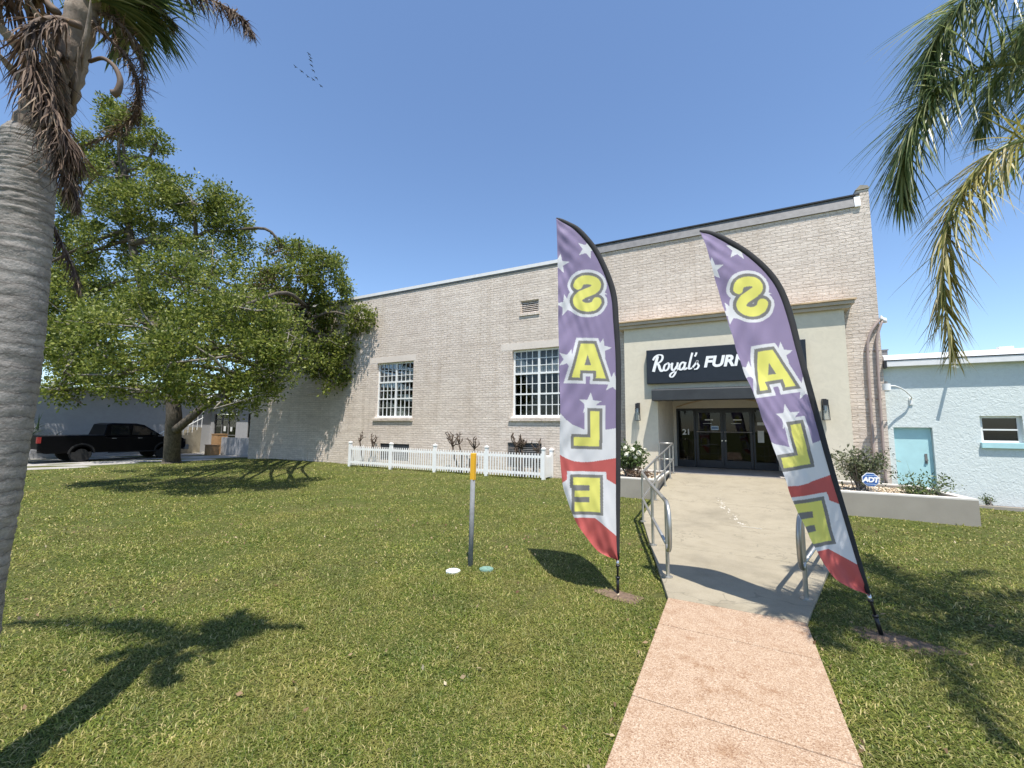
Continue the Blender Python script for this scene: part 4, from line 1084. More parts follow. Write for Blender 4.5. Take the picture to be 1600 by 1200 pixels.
fpost(-5.78, 14.32, 1.0); section((-5.78, 13.6), (-5.78, 14.32), 8, .10)
section((-15.13, 13.6), (-15.13, 14.39), 7)

# ------------------------------------------------------------------ handrails
def rails(mir, label):
    X = (lambda x: 2*CX-x) if mir else (lambda x: x)
    t = thing('handrail', label, 'handrail', (X(-.73), 5.49, 0), 'metal handrails of the ramp')
    posts = [(-.73, 5.49), (-1.11, 6.84), (-1.545, 8.45), (-1.60, 10.35), (-1.60, 11.95), (-1.60, 13.04), (-1.60, 13.84)]
    hh = [.88, .89, .91, .91, .90, .90, .90]
    d = np.array([.27, -.963])
    top = []
    for (x, y), h in zip(posts, hh): top.append((x, y, zramp(y)+h))
    p1 = np.array([-.73, 5.49])
    loop = [(0, .37), (.10, .335), (.19, .40), (.225, .55), (.215, .70), (.14, .83), (.02, .885)]
    lp_ = [(p1[0]+d[0]*a_, p1[1]+d[1]*a_, z) for a_, z in loop]
    def curve(pts): return [(X(p[0]), p[1], p[2]) for p in pts]
    b = MB(); b.tube([tuple(q) for q in catmull(curve(lp_), 24)], .024, 10); b.tube(curve([lp_[-1]]+top), .024, 10)
    b.tube(curve([top[-1], (top[-1][0]-.42, top[-1][1], top[-1][2])]), .024, 10)
    b.build('top_rail', M['rail'], t, smooth=True)
    midz = [.37, .40, .43, .43, .42, .42, .42]
    b = MB(); mp = [(x, y, zramp(y)+z) for (x, y), z in zip(posts, midz)]
    b.tube(curve(mp), .021, 10); b.tube(curve([mp[-1], (mp[-1][0]-.42, mp[-1][1], mp[-1][2])]), .021, 10)
    b.build('mid_rail', M['rail'], t, smooth=True)
    for (x, y, z) in top+[(top[-1][0]-.40, top[-1][1]-.02, top[-1][2])]:
        b = MB(); z0 = zramp(y) if x > -1.7 else .36; b.tube([(X(x), y, z0-.02), (X(x), y, z)], .022, 10)
        b.disc((X(x), y, z0), .055, .012, 16)
        b.build('post', M['rail'], t, smooth=False)
    return t
rails(False, 'curved metal handrail along the left edge of the concrete ramp')
rails(True, 'curved metal handrail along the right edge behind the leaning flag')

# ------------------------------------------------------------------ marker post and meter lids
p = np.array(ground(735, 885, ZL)); tpp = at(740, 708, p[1])
mk = thing('marker_post', 'grey metal marker post with yellow top standing on the lawn', 'marker post', tuple(p))
q = lerp(p, tpp, .765)
b = MB(); b.tube([p-[0, 0, .1], q], .031, 12); b.build('shaft', M['galv'], mk, smooth=True)
dv = (tpp-p)/np.linalg.norm(tpp-p)
b = MB(); a0 = q-dv*.01; 
vs = []
for z_ in (a0, tpp):
    for sx, sy in ((-1, -1), (1, -1), (1, 1), (-1, 1)): vs.append((z_[0]+sx*.031, z_[1]+sy*.028, z_[2]))
b.add(vs, [(3, 2, 1, 0), (4, 5, 6, 7), (0, 1, 5, 4), (1, 2, 6, 5), (2, 3, 7, 6), (3, 0, 4, 7)]); b.build('reflector_sleeve', M['yellow'], mk, bevel=.006)
for (px, py, m_, lab) in ((708, 890, 'lidw', 'white weathered round utility lid left of the marker post'), (760, 887, 'lidg', 'green round utility lid right of the marker post')):
    p = ground(px, py, 0); b = MB(); b.disc((p[0], p[1], -.10), .088, .090, 28); b.disc((p[0], p[1], -.010), .075, .006, 28); b.disc((p[0]+.03, p[1], -.004), .012, .004, 10)
    tag(b.build('utility_lid', M[m_], loc=(p[0], p[1], 0)), lab, 'utility lid', 'utility lids on the lawn')

# ------------------------------------------------------------------ feather flags
PUR, WHI, YEL, GRY, RED = (.295, .24, .385), (.74, .74, .76), (.80, .765, .19), (.22, .215, .205), (.54, .12, .11)
def sd_poly(x, z, poly):
    d = np.full(x.shape, 1e9); inside = np.zeros(x.shape, bool); n = len(poly)
    for i in range(n):
        ax, az = poly[i]; bx, bz = poly[(i+1) % n]
        ex, ez = bx-ax, bz-az; wx, wz = x-ax, z-az
        t = np.clip((wx*ex+wz*ez)/(ex*ex+ez*ez+1e-12), 0, 1)
        d = np.minimum(d, np.hypot(wx-ex*t, wz-ez*t))
        c = ((az > z) != (bz > z)) & (x < (bx-ax)*(z-az)/((bz-az)+1e-12)+ax); inside ^= c
    return np.where(inside, -d, d)
def sd_line(x, z, pts, w):
    d = np.full(x.shape, 1e9)
    for i in range(len(pts)-1):
        ax, az = pts[i]; bx, bz = pts[i+1]; ex, ez = bx-ax, bz-az; wx, wz = x-ax, z-az
        t = np.clip((wx*ex+wz*ez)/(ex*ex+ez*ez+1e-12), 0, 1); d = np.minimum(d, np.hypot(wx-ex*t, wz-ez*t))
    return d-w
def star(cx, cz, r, rot):
    return [(cx+(r if k % 2 == 0 else r*.42)*math.sin(rot+k*math.pi/5), cz+(r if k % 2 == 0 else r*.42)*math.cos(rot+k*math.pi/5)) for k in range(10)]
def print_colour(x, z):
    c = np.tile(np.array(PUR), (len(x), 1))
    b1 = np.interp(x, [-.68, -.60, -.52, -.393, -.2, 0, .1], [1.95, 1.87, 1.815, 1.766, 1.758, 1.792, 1.82])
    c[z < b1] = WHI
    r1 = np.interp(x, [-.68, -.60, -.50, -.40, -.297, -.15, 0, .1], [1.49, 1.44, 1.405, 1.395, 1.405, 1.43, 1.457, 1.46]); r2 = np.interp(x, [-.66, -.61, -.565, -.553, -.131, -.130, 0, .1], [1.14, 1.175, 1.207, 1.29, 1.275, 1.215, 1.143, 1.09])
    c[(z < r1) & (z > r2)] = RED
    r3 = np.interp(x, [-.6, -.497, -.446, -.273, -.006, .1], [.95, .846, .803, .80, .588, .50]); c[z < r3] = RED
    for st_ in ((-.375, 3.885, .125, .25), (-.70, 3.70, .125, .12), (-.605, 3.20, .135, -.25), (-.585, 2.56, .125, .3), (-.20, 2.70, .125, .2), (-.06, 2.31, .125, .1), (-.325, 2.055, .135, .05), (-.20, 3.36, .07, .5)):
        c[sd_poly(x, z, star(*st_)) < 0] = WHI
    sx, sz = -.365, 3.352
    S = [(-.120, .098), (-.098, .142), (-.045, .172), (.02, .178), (.085, .160), (.115, .115), (.098, .068), (.045, .032), (-.035, -.005), (-.098, -.048), (-.125, -.098), (-.105, -.150), (-.045, -.180), (.025, -.182), (.09, -.158), (.125, -.105)]
    SS = [(sx+p[0]*.93, sz+p[2]*.92) for p in catmull([(a, 0, b_) for a, b_ in S], 60)]
    dS = sd_line(x, z, SS, .053)
    def edge(ax, az, bx, bz):               # signed distance to a line, positive on its left side
        ex, ez = bx-ax, bz-az; n_ = math.hypot(ex, ez); return ((x-ax)*(-ez)+(z-az)*ex)/n_
    def box(x0, x1, z0, z1): return np.maximum(np.maximum(x0-x, x-x1), np.maximum(z0-z, z-z1))
    trap = np.maximum.reduce([z-2.752, 2.352-z, edge(-.543, 2.352, -.436, 2.752), -edge(-.145, 2.352, -.282, 2.752)])
    notch = np.maximum.reduce([z-2.438, -.447-x, x+.262])
    hole = sd_poly(x, z, [(-.358, 2.625), (-.318, 2.50), (-.394, 2.50)])
    dA = np.maximum(np.maximum(trap, -notch), -hole)
    dL = np.minimum(box(-.320, -.215, 1.58, 1.975), box(-.502, -.215, 1.578, 1.677))
    dE = np.minimum.reduce([box(-.320, -.205, .852, 1.227), box(-.508, -.205, 1.143, 1.227), box(-.488, -.205, 1.013, 1.082), box(-.487, -.205, .852, .955)])
    d = np.minimum(np.minimum(dS, dA), np.minimum(dL, dE))
    solid = d
    c[d < .068] = WHI; c[d < .034] = GRY; c[d < 0] = YEL
    return c
def feather(label, origin, ex, ez, en, sleeve, free, wr, ps=1.0):
    t = thing('feather_flag', label, 'flag', tuple(origin), 'feather flags beside the path')
    O = np.array(origin, float); ex, ez, en = map(np.array, (ex, ez, en))
    sl = np.array(catmull([(a, 0, b_) for a, b_ in sleeve], 200)); fr = np.array(catmull([(a, 0, b_) for a, b_ in free], 200))
    def resamp(c, n):
        s = np.concatenate([[0], np.cumsum(np.hypot(np.diff(c[:, 0]), np.diff(c[:, 2])))]); q = np.linspace(0, s[-1], n)
        return np.interp(q, s, c[:, 0]), np.interp(q, s, c[:, 2])
    nv, nu = 620, 120
    # split the free edge at its lower corner so rows stay near level
    sx_, sz_ = resamp(sl, nv); fx_, fz_ = resamp(fr, nv)
    g_ = np.linspace(0, 1, nu)
    # rows keyed on height for both edges, blending to arc length at the ends
    zt = np.linspace(sl[:, 2].max(), sl[:, 2].min(), nv)
    X0 = fx_[:, None]*(1-g_)+sx_[:, None]*g_; Z0 = fz_[:, None]*(1-g_)+sz_[:, None]*g_
    x, z = X0.ravel(), Z0.ravel()
    g = np.tile(g_, nv); row = np.repeat(np.linspace(0, 1, nv), nu)
    w = (1-g)
    n_ = wr[0]*w*np.sin(z*3.1+wr[1]) + wr[2]*w*np.sin(z*9+x*7+wr[1]*2) + .012*np.sin(x*22+z*5+wr[1])*w + .006*np.sin(x*31-z*17+wr[1]*3)*np.sin(z*6.3+wr[1])*w + .005*np.sin((x+z*.35)*64+wr[1])*np.clip(np.sin(z*2.7+x*4+wr[1]*2), 0, 1)*w
    tipw = np.exp(-((row)/.12)**2); n_ = n_ + .014*tipw*np.sin((x*.8+z)*38)*np.minimum(1, g*3)*w
    botw = np.exp(-((1-row)/.22)**2); n_ = n_ + botw*wr[3]*np.sin(w*5+wr[1])*w + .010*botw*np.sin(x*45+z*20)*w
    P = O + x[:, None]*ex + z[:, None]*ez + n_[:, None]*en
    col = np.concatenate([print_colour(x/ps, z/ps), np.ones((len(x), 1))], 1)
    I, J = np.meshgrid(np.arange(nv-1), np.arange(nu-1), indexing='ij'); a = (I*nu+J).ravel()
    np_mesh('flag_cloth', P, np.stack([a, a+1, a+nu+1, a+nu], -1), M['flag'], t, True, {'print': col})
    b = MB(); pts = [O+q[0]*ex+q[2]*ez for q in sl[::4]]; m = len(pts)
    b.tube(pts, [np.interp(i/(m-1), [0, .03, .2, .5, .8, .97, 1], [.010, .024, .034, .036, .030, .022, .02]) for i in range(m)], 10, ry=.45)
    b.build('pole_sleeve', M['sleeve'], t, smooth=True)
    b = MB(); e = O+sl[-1][0]*ex+sl[-1][2]*ez
    b.tube([O-ez*.12, O], [.004, .012], 8); b.tube([O, O+(e-O)*.45], .017, 10); b.tube([O+(e-O)*.45, e], .012, 10); b.tube([O+(e-O)*.42, O+(e-O)*.47], .024, 10); b.tube([O+(e-O)*.78, O+(e-O)*.84], .022, 10)
    b.build('pole', M['pole'], t, smooth=True)
    b = MB(); k = O+(e-O)*.88; b.tube([k-ez*.03, k+ez*.03], .016, 8); b.build('pole_clip', M['steel'], t, smooth=True)
    return t
def frame(lean, turn):
    """flag axes: pole leaning sideways by lean, cloth swung about the pole by turn (wind from behind)"""
    ez = np.array([-math.sin(lean), 0, math.cos(lean)]); e0 = np.array([math.cos(lean), 0, math.sin(lean)])
    ex = e0*math.cos(turn)+np.cross(ez, e0)*math.sin(turn)
    return ex, ez, np.cross(ex, ez)
feather('upright purple, white and red sale flag on the lawn left of the path', (-1.17, 4.84, ZL), *frame(math.radians(-1), math.radians(30)),
        [(-.747, 4.245), (-.60, 4.18), (-.47, 4.10), (-.285, 3.885), (-.14, 3.60), (-.055, 3.33), (-.028, 3.0), (-.002, 2.56), (0, 1.966), (0, 1.53), (-.002, .823), (-.004, .345)],
        [(-.749, 4.23), (-.722, 3.80), (-.711, 3.363), (-.690, 2.608), (-.670, 1.947), (-.660, 1.516), (-.625, 1.162), (-.575, 1.0), (-.472, .745), (-.363, .59), (-.225, .43), (-.111, .372), (-.01, .335)],
        (.02, .6, .010, .05))
feather('leaning purple, white and red sale flag on the lawn right of the path', (1.11, 4.99, ZL), *frame(math.radians(10.3), math.radians(30)),
        [(-.705, 4.02), (-.57, 3.965), (-.45, 3.88), (-.255, 3.70), (-.095, 3.47), (-.02, 3.25), (.0, 2.96), (-.012, 2.6), (-.022, 1.92), (-.028, 1.46), (-.02, .96), (-.012, .345)],
        [(-.708, 4.01), (-.685, 3.694), (-.66, 3.406), (-.64, 2.854), (-.607, 2.344), (-.554, 1.938), (-.493, 1.397), (-.41, .965), (-.355, .69), (-.295, .54), (-.19, .43), (-.014, .335)],
        (.02, 2.1, .010, .04), .968)

# ------------------------------------------------------------------ alarm sign
c = at(1360, 749.5, 11.85)
ad = thing('alarm_sign', 'blue octagonal alarm company sign on a thin stake in the right planter', 'sign', (c[0], 11.85, .37))
r_ = .158
oc = [(c[0]+r_*math.cos(math.pi/8+k*math.pi/4), c[2]+r_*math.sin(math.pi/8+k*math.pi/4)) for k in range(8)]
oi = [(c[0]+r_*.9*math.cos(math.pi/8+k*math.pi/4), c[2]+r_*.9*math.sin(math.pi/8+k*math.pi/4)) for k in range(8)]
b = MB(); b.extr_y(oc, 11.84, 11.852); pnl = b.build('panel', M['letter'], ad)
b = MB(); b.extr_y(oi, 11.832, 11.8395); b.build('panel_face', M['blue_sign'], pnl)
tm = text_mesh('ADT', .145, .002, .007, .2, 'CENTER', .85); put_text('lettering', tm, M['letter'], pnl, (c[0]-.005, 11.829, c[2]-.048), 1.0, 1.0)
b = MB(); b.box((c[0]-.085, 11.829, c[2]+.085), (c[0]+.085, 11.8315, c[2]+.095)); b.box((c[0]-.085, 11.829, c[2]-.098), (c[0]+.085, 11.8315, c[2]-.088)); b.build('rule', M['sticker'], pnl)
b = MB(); b.tube([(c[0], 11.862, .3), (c[0], 11.862, c[2]+.05)], .007, 6); b.build('stake', M['galv'], ad)

# ------------------------------------------------------------------ pickup truck (parked along Y, right side towards the lawn)
TX, TZ = -28.45, -.145
tk = thing('pickup_truck', 'black crew cab pickup truck parked in the shade behind the oak', 'truck', (-29.45, 10.4, TZ))
def prof(pts): return [(y, z+TZ) for y, z in pts]
x0, x1 = -30.42, -28.48
b = MB()
b.extr_x(prof([(7.42, .62), (7.40, 1.28), (9.78, 1.31), (9.86, 1.22), (12.0, 1.24), (12.25, 1.22), (13.25, 1.14), (13.42, .98), (13.45, .60), (13.1, .42), (7.7, .45)]), x0, x1)
body = b.build('body', M['truck'], tk, bevel=.05)
b = MB(); n = 0
yz = [(9.72, 1.26), (9.86, 1.86), (10.1, 1.93), (11.1, 1.92), (11.45, 1.84), (12.28, 1.24)]
ins = [0, .14, .18, .18, .16, 0]
vs = [(x1-.02-i, y, z+TZ) for (y, z), i in zip(yz, ins)] + [(x0+.02+i, y, z+TZ) for (y, z), i in zip(yz, ins)]
b.add(vs, [(0, 5, 4, 3, 2, 1), (6, 7, 8, 9, 10, 11)]+[(k, k+1, k+7, k+6) for k in range(5)]); cab = b.build('cab', M['truck'], tk, bevel=.03)
def side_glass(ya, yb, zt0, zt1):
    b = MB(); b.add([(x1-.035, ya, 1.30+TZ), (x1-.035, yb, 1.30+TZ), (x1-.135, lerp(ya, yb, .97 if zt1 > 1.7 else .55), zt1+TZ), (x1-.135, ya+.05, zt0+TZ)], [(0, 1, 2, 3)])
    o = b.build('side_window', M['tint'], tk); 
    s = o.modifiers.new('thick', 'SOLIDIFY'); s.thickness = .02; s.offset = 1
side_glass(9.98, 10.78, 1.80, 1.80); side_glass(10.88, 12.0, 1.80, 1.70)
b = MB()
b.add([(x1-.01, 7.5, 1.285+TZ), (x1-.01, 9.6, 1.315+TZ), (x1-.07, 9.6, 1.335+TZ), (x1-.07, 7.5, 1.305+TZ)], [(0, 1, 2, 3)]); b.build('bed_rail', M['tyre'], tk)
for y in (8.95, 12.38):
    b = MB(); zc = TZ+.40
    for xs0 in (x1-.27, x0+.02):
        pts = 24
        ring = [(y+.40*math.cos(2*math.pi*k/pts), zc+.40*math.sin(2*math.pi*k/pts)) for k in range(pts)]
        b = MB(); b.extr_x(ring, xs0, xs0+.27); wh = b.build('wheel', M['tyre'], tk, bevel=.03)
        ring = [(y+.25*math.cos(2*math.pi*k/pts), zc+.25*math.sin(2*math.pi*k/pts)) for k in range(pts)]
        b = MB(); b.extr_x(ring, xs0-.004 if xs0 < -29 else xs0+.2, xs0+.1 if xs0 < -29 else xs0+.275); b.build('rim', M['tyre'], wh)
    b = MB(); arch = [(y+.50*math.cos(math.pi*k/16), TZ+.42+.50*math.sin(math.pi*k/16)) for k in range(17)]
    arch2 = [(y+.43*math.cos(math.pi*k/16), TZ+.42+.43*math.sin(math.pi*k/16)) for k in range(16, -1, -1)]
    b.extr_x(arch+arch2, x1-.02, x1+.03); b.build('wheel_arch', M['tyre'], tk)
b = MB(); b.box((x0, 7.22, .46+TZ), (x1, 7.43, .66+TZ)); b.build('rear_bumper', M['flash'], tk, bevel=.02)
b = MB(); b.box((x0, 13.40, .45+TZ), (x1, 13.60, .72+TZ)); b.build('front_bumper', M['flash'], tk, bevel=.03)
b = MB(); b.box((x1-.14, 7.39, .95+TZ), (x1+.008, 7.52, 1.24+TZ)); b.build('tail_lamp', M['tail'], tk)
b = MB(); b.box((x1-.3, 13.28, .88+TZ), (x1+.006, 13.40, 1.06+TZ)); b.build('headlight', M['lampglass'], tk)
b = MB(); b.box((x1, 11.75, 1.28+TZ), (x1+.18, 11.88, 1.48+TZ)); b.build('side_mirror', M['tyre'], tk, bevel=.03)
b = MB(); b.box((x1-.02, 9.95, .40+TZ), (x1+.06, 11.9, .46+TZ)); b.build('side_step', M['tyre'], tk, bevel=.01)
for y in (10.05, 11.15):
    b = MB(); b.box((x1+.001, y, 1.12+TZ), (x1+.02, y+.18, 1.16+TZ)); b.build('door_handle', M['flash'], tk)

# ------------------------------------------------------------------ grey building behind the truck
an = thing('grey_annex', 'pale grey low building with glazed entry behind the truck and oak', 'building', (-33, 16, TZ))
AX = -33.0; AY = 17.0
b = MB()
b.add([(AX, 2.0, -.3), (AX, AY, -.3), (AX, AY, 3.6), (AX, 2.0, 3.6)], [(0, 1, 2, 3)])
wall_holes(b, AX, XL-.05, -.3, 3.3, [(-32.6, -29.9, -.12, 2.5), (-28.6, -27.0, .9, 2.5)], AY, .2)
b.add([(AX, 2, -.3), (-48, 2, -.3), (-48, 2, 3.6), (AX, 2, 3.6)], [(0, 3, 2, 1)])
b.build('wall', M['annex'], an)
b = MB(); b.box((-48, 1.6, 3.61), (AX+.45, AY, 3.8)); b.box((AX, AY-.45, 3.31), (XL-.06, 30, 3.5)); b.build('roof', M['roofwhite'], an)
b = MB(); b.box((-32.9, AY+2.6, -.2), (-26, AY+2.7, 3.2)); b.box((-32.9, AY+.2, -.2), (-26, AY+2.6, -.1)); b.build('inner_wall', M['timber'], an)
b = MB()
for xx in (-32.6, -31.75, -31.7, -30.95, -30.9, -29.96): b.box((xx, AY+.05, -.1), (xx+.06, AY+.11, 2.48))
b.box((-32.5, AY+.055, 1.0), (-29.95, AY+.105, 1.06)); b.box((-32.5, AY+.055, 2.1), (-29.95, AY+.105, 2.16)); gd = b.build('glass_door', M['grille'], an)
b = MB(); b.box((-32.55, AY+.075, -.1), (-29.95, AY+.08, 2.45)); b.build('glass', M['dglass'], gd)
b = MB(); b.box((-28.6, AY+.05, .9), (-27.0, AY+.06, 2.5)); b.build('window', M['dglass'], an)
b = MB(); b.box((-31.4, AY+.035, 1.3), (-31.15, AY+.049, 1.65)); b.box((-30.6, AY+.035, 1.3), (-30.4, AY+.049, 1.6)); b.build('notice', M['paper'], gd)
# outside stair with white railing against the grey wall
stt = thing('stair', 'outside stair with white railing against the grey wall behind the oak trunk', 'stair', (-32.4, 15.2, TZ))
b = MB()
for k in range(10): b.box((-32.95, 13.2+k*.27, TZ), (-31.9, 13.2+(k+1)*.27, TZ+.17*(k+1)))
b.build('step', M['conc'], stt)
b = MB()
for k in range(11): b.tube([(-31.92, 13.25+k*.265, TZ+.17*k), (-31.92, 13.25+k*.265, TZ+.17*k+1.05)], .022, 6)
b.tube([(-31.92, 13.1, TZ+1.0), (-31.92, 15.95, TZ+2.75)], .04, 6); b.tube([(-31.92, 13.1, TZ+.6), (-31.92, 15.95, TZ+2.35)], .025, 6); b.build('railing', M['white'], stt)
b = MB(); b.box((-28.9, 15.6, -.2), (-24.2, 15.75, .95)); lw = b.build('low_wall', M['annex']); tag(lw, 'low pale wall in dappled shade left of the brick store', 'wall')
def carton(label, p, s, m='wood'):
    t = thing('storage_box', label, 'box', p, 'boxes by the glazed entry')
    x, y, z = p; b = MB(); b.box((x-s[0]/2, y-s[1]/2, z), (x+s[0]/2, y+s[1]/2, z+s[2])); b.build('carcass', M[m], t, bevel=.01)
    b = MB(); b.box((x-s[0]/2-.02, y-s[1]/2-.02, z+s[2]+.001), (x+s[0]/2+.02, y+s[1]/2+.02, z+s[2]+.04)); b.build('lid', M[m], t)
carton('tall brown box beside the glazed entry behind the oak', (-29.7, 15.9, -.14), (.7, .6, 1.25))
carton('small low brown box right of the tall box by the entry', (-28.9, 15.1, -.14), (.7, .5, .6), 'timber')
# palmetto by the truck's tail
pm = thing('palmetto', 'fan leaved palmetto clump beside the tail of the black truck', 'plant', (-31.5, 7.2, TZ))
n = 260; a_ = rng.uniform(0, 6.28, n); D = np.stack([np.cos(a_), np.sin(a_), rng.uniform(.3, 2.2, n)], 1); D /= np.linalg.norm(D, axis=1)[:, None]
strips('frond', np.tile([-31.5, 7.2, TZ+.3], (n, 1))+D*rng.uniform(.2, 1.6, n)[:, None], D+rng.normal(size=(n, 3))*.3, rng.uniform(.6, 1.3, n), np.full(n, .07), np.full(n, .8), M['palmgreen'], pm, 4)
b = MB(); b.tube([(-31.5, 7.2, TZ-.1), (-31.5, 7.2, TZ+1.2)], [.2, .14], 10); b.build('trunk', M['palmtrunk'], pm)

# ------------------------------------------------------------------ birds
BP = [(482.9, 84.6), (485.4, 90.9), (485.4, 94.5), (486.7, 102.2), (461.9, 104.9), (471.5, 111.7), (489.5, 110.3), (481.1, 120), (489.5, 124.7), (494.1, 121.6), (501.7, 134.6)]
M['bird'] = simple('dark_feathers', (.03, .032, .04), .8)
for k, (x, y) in enumerate(BP):
    p = np.array(deep(x, y, 120+4*math.sin(k*2.1))); fl = .15*math.sin(k*1.9)
    b = MB(); b.ball(p, (.26, .10, .10), 8, 6); b.tube([p+[.2, 0, 0], p+[.38, 0, .02]], [.06, .02], 6); b.tube([p-[.2, 0, 0], p-[.42, 0, 0]], [.05, .08], 6, ry=.2)
    for s in (-1, 1):
        b.add([p+[.13, s*.06, .03], p+[-.10, s*.06, .03], p+[-.10, s*.40, .12+fl], p+[.10, s*.42, .13+fl], p+[-.16, s*.72, .06+fl*2.2],
               p+[.13, s*.06, .01], p+[-.10, s*.06, .01], p+[-.10, s*.40, .10+fl], p+[.10, s*.42, .11+fl]],
              [(0, 1, 2, 3), (3, 2, 4), (5, 8, 7, 6), (8, 4, 7)])
    o = b.build('bird', M['bird'], loc=tuple(p)); tag(o, 'tiny dark bird of the small flock high in the blue sky', 'bird', 'flock of distant birds')

# ------------------------------------------------------------------ grass
def grass_field():
    segs = []
    def zone(n, r0, r1):
        a0, a1 = YAW+math.radians(56), YAW-math.radians(56)
        ang = rng.uniform(min(a0, a1), max(a0, a1), n); r = np.sqrt(rng.uniform(r0*r0, r1*r1, n))
        return -np.sin(ang)*r, np.cos(ang)*r
    for (n, r0, r1, h, w) in ((210000, 1.3, 3.2, .033, .0042), (200000, 3.2, 5.6, .036, .0054), (160000, 5.6, 10, .040, .0085), (110000, 10, 17, .044, .015), (50000, 17, 27, .05, .03)):
        x, y = zone(n, r0, r1)
        hw = np.array([half(v) for v in np.linspace(-5, 20, 501)]); hx = np.interp(y, np.linspace(-5, 20, 501), hw)
        edge = np.abs(x-CX)-hx
        keep = edge > -.045*np.clip(np.sin(y*7+np.sign(x)*2)+np.sin(y*17.3)*.7+np.sin(y*3.1+1)*.6, -.3, 1.4)*rng.uniform(0, .8, len(x))
        keep &= ~((y > 11.38) & (x > -3.42) & (x < 4.17)); keep &= y < np.where(x > 4.2, 14.05, 14.38)
        keep &= ~((x < -23.2-.06*(12-y)*0) & (x < np.interp(y, [-6, 12.2, 18], [-25.6, -23.9, -23.9])))
        for (cx, cy, rx, ry) in ((-1.15, 4.80, .22, .12), (1.2, 4.93, .30, .14), (-.75, 5.0, .1, .1)):
            q = ((x-cx)/rx)**2+((y-cy)/ry)**2; keep &= q > rng.uniform(.3, 1.3, len(x))
        for (px, py) in ((708, 890), (760, 887)):
            c = ground(px, py, 0); keep &= np.hypot(x-c[0], y-c[1]) > .082
        c = (-23, 10.4); keep &= np.hypot(x-oak_base[0], y-oak_base[1]) > .5
        # thin, thatchy areas
        th_ = np.sin(x*1.9+1)*np.sin(y*2.3+.4)+.6*np.sin(x*5.1)*np.sin(y*4.3+1); keep &= rng.uniform(size=len(x)) > np.clip(th_*.42-.05, 0, .6)
        x, y = x[keep], y[keep]; n = len(x)
        z = lawn_z(x, y)-.004
        a_ = rng.uniform(0, 6.28, n); tilt = rng.uniform(.4, 2.2, n)
        D = np.stack([np.cos(a_)*tilt, np.sin(a_)*tilt, np.ones(n)], 1); D /= np.linalg.norm(D, axis=1)[:, None]
        L = h*rng.uniform(.5, 1.5, n)*(1+.25*np.sin(x*2.7+y*.9)*np.sin(y*3.1-x*.6)); Wd = w*rng.uniform(.7, 1.4, n)
        base = np.stack([x, y, z], 1)
        A = np.stack([-np.sin(a_), np.cos(a_), np.zeros(n)], 1)*(Wd*.5)[:, None]
        mid = base+D*(L*.55)[:, None]; D2 = D+np.stack([np.cos(a_)*.5, np.sin(a_)*.5, np.full(n, -.55)], 1); D2 /= np.linalg.norm(D2, axis=1)[:, None]
        tip = mid+D2*(L*.5)[:, None]
        V = np.stack([base-A*.8, base+A*.8, mid+A, mid-A, tip+A*.15, tip-A*.15], 1).reshape(-1, 3)
        idx = np.arange(n)[:, None]*6
        F = np.concatenate([idx+[0, 1, 2, 3], idx+[3, 2, 4, 5]], 1).reshape(-1, 4)
        segs.append((V, F))
    off = 0; VV = []; FF = []
    for V, F in segs: VV.append(V); FF.append(F+off); off += len(V)
    o = np_mesh('grass', np.concatenate(VV), np.concatenate(FF), M['grass'])
    tag(o, 'mown green lawn grass with straw coloured thatch around the path', 'grass', kind='stuff')
grass_field()
# fallen leaves
n = 420; ang = rng.uniform(YAW-.95, YAW+.95, n); r = np.sqrt(rng.uniform(2.2**2, 11**2, n)); x, y = -np.sin(ang)*r, np.cos(ang)*r
k = (np.abs(x-CX) > np.array([half(v) for v in y])+.03) & ~((y > 11.3) & (x > -4.6) & (x < 4.3)) & (y < 13); x, y = x[k], y[k]
near = rng.uniform(size=60); x = np.concatenate([x, np.where(near < .5, CX-.64, CX+.64)+rng.normal(size=60)*.025]); y = np.concatenate([y, rng.uniform(1.8, 4.6, 60)])
C = np.stack([x, y, lawn_z(x, y)+.035], 1)
fl_ = leaves_mesh('leaf_litter', C, .045, M['fallen'], None, 1, .01, -.1, .55); tag(fl_, 'scattered dry tan leaves lying on the lawn and along the path', 'leaves', kind='stuff')
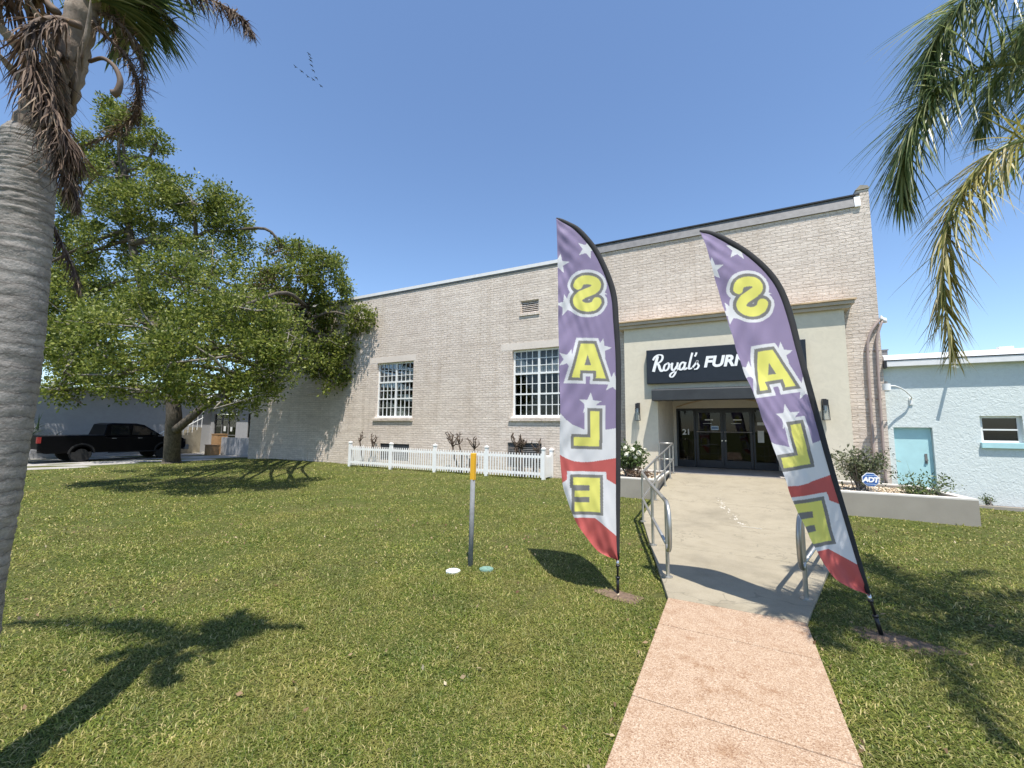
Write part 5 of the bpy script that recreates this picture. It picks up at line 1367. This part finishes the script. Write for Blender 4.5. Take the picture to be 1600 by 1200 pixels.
# bare soil where the flag poles stand
for (cx, cy, rx, ry) in ((-1.13, 4.80, .26, .15), (1.22, 4.93, .36, .17)):
    b = MB(); pts = [(cx+rx*(1+.2*math.sin(3*a_+cx))*math.cos(a_), cy+ry*(1+.25*math.sin(2*a_+cx*3))*math.sin(a_)) for a_ in np.linspace(0, 2*math.pi, 28, endpoint=False)]
    vs = [(px, py, float(lawn_z(px, py))+.006) for px, py in pts]+[(cx, cy, float(lawn_z(cx, cy))+.014)]
    b.add(vs, [(k_, (k_+1) % 28, 28) for k_ in range(28)]); tag(b.build('bare_soil', M['soil'], smooth=True), kind='structure')

# ------------------------------------------------------------------ light, sky, camera
ELEV = math.radians(68); sunpos = np.array([.59*math.cos(ELEV), -.807*math.cos(ELEV), math.sin(ELEV)])
sd = bpy.data.lights.new('sun', 'SUN'); sd.energy = 4.0; sd.angle = math.radians(.5); sd.color = (1, .955, .88)
so = bpy.data.objects.new('sun', sd); COL.objects.link(so); so.rotation_euler = Vector(sunpos).to_track_quat('Z', 'Y').to_euler(); so.location = (5, -8, 20)
wd = bpy.data.worlds.new('World'); sc.world = wd; wd.use_nodes = True
bg = wd.node_tree.nodes['Background']; sk = wd.node_tree.nodes.new('ShaderNodeTexSky'); sk.sky_type = 'NISHITA'; sk.sun_disc = False
sk.sun_elevation = ELEV; sk.sun_rotation = math.atan2(sunpos[0], sunpos[1]); sk.air_density = 1.0; sk.dust_density = .3; sk.ozone_density = 4.5
wd.node_tree.links.new(sk.outputs[0], bg.inputs[0]); bg.inputs[1].default_value = .12
cd = bpy.data.cameras.new('camera'); cam = bpy.data.objects.new('camera', cd); COL.objects.link(cam); sc.camera = cam
cd.sensor_width = 36; cd.lens = 36*F_PX/1600; cd.clip_start = .05; cd.clip_end = 3000
m = Matrix.Identity(4)
for i in range(3): m[i][0], m[i][1], m[i][2], m[i][3] = CR[i], CU[i], -CF[i], CO[i]
cam.matrix_world = m
sc.view_settings.view_transform = 'Standard'; sc.view_settings.look = 'None'; sc.view_settings.gamma = 1; sc.view_settings.exposure = .85
sc.cycles.max_bounces = 8; sc.cycles.transparent_max_bounces = 16
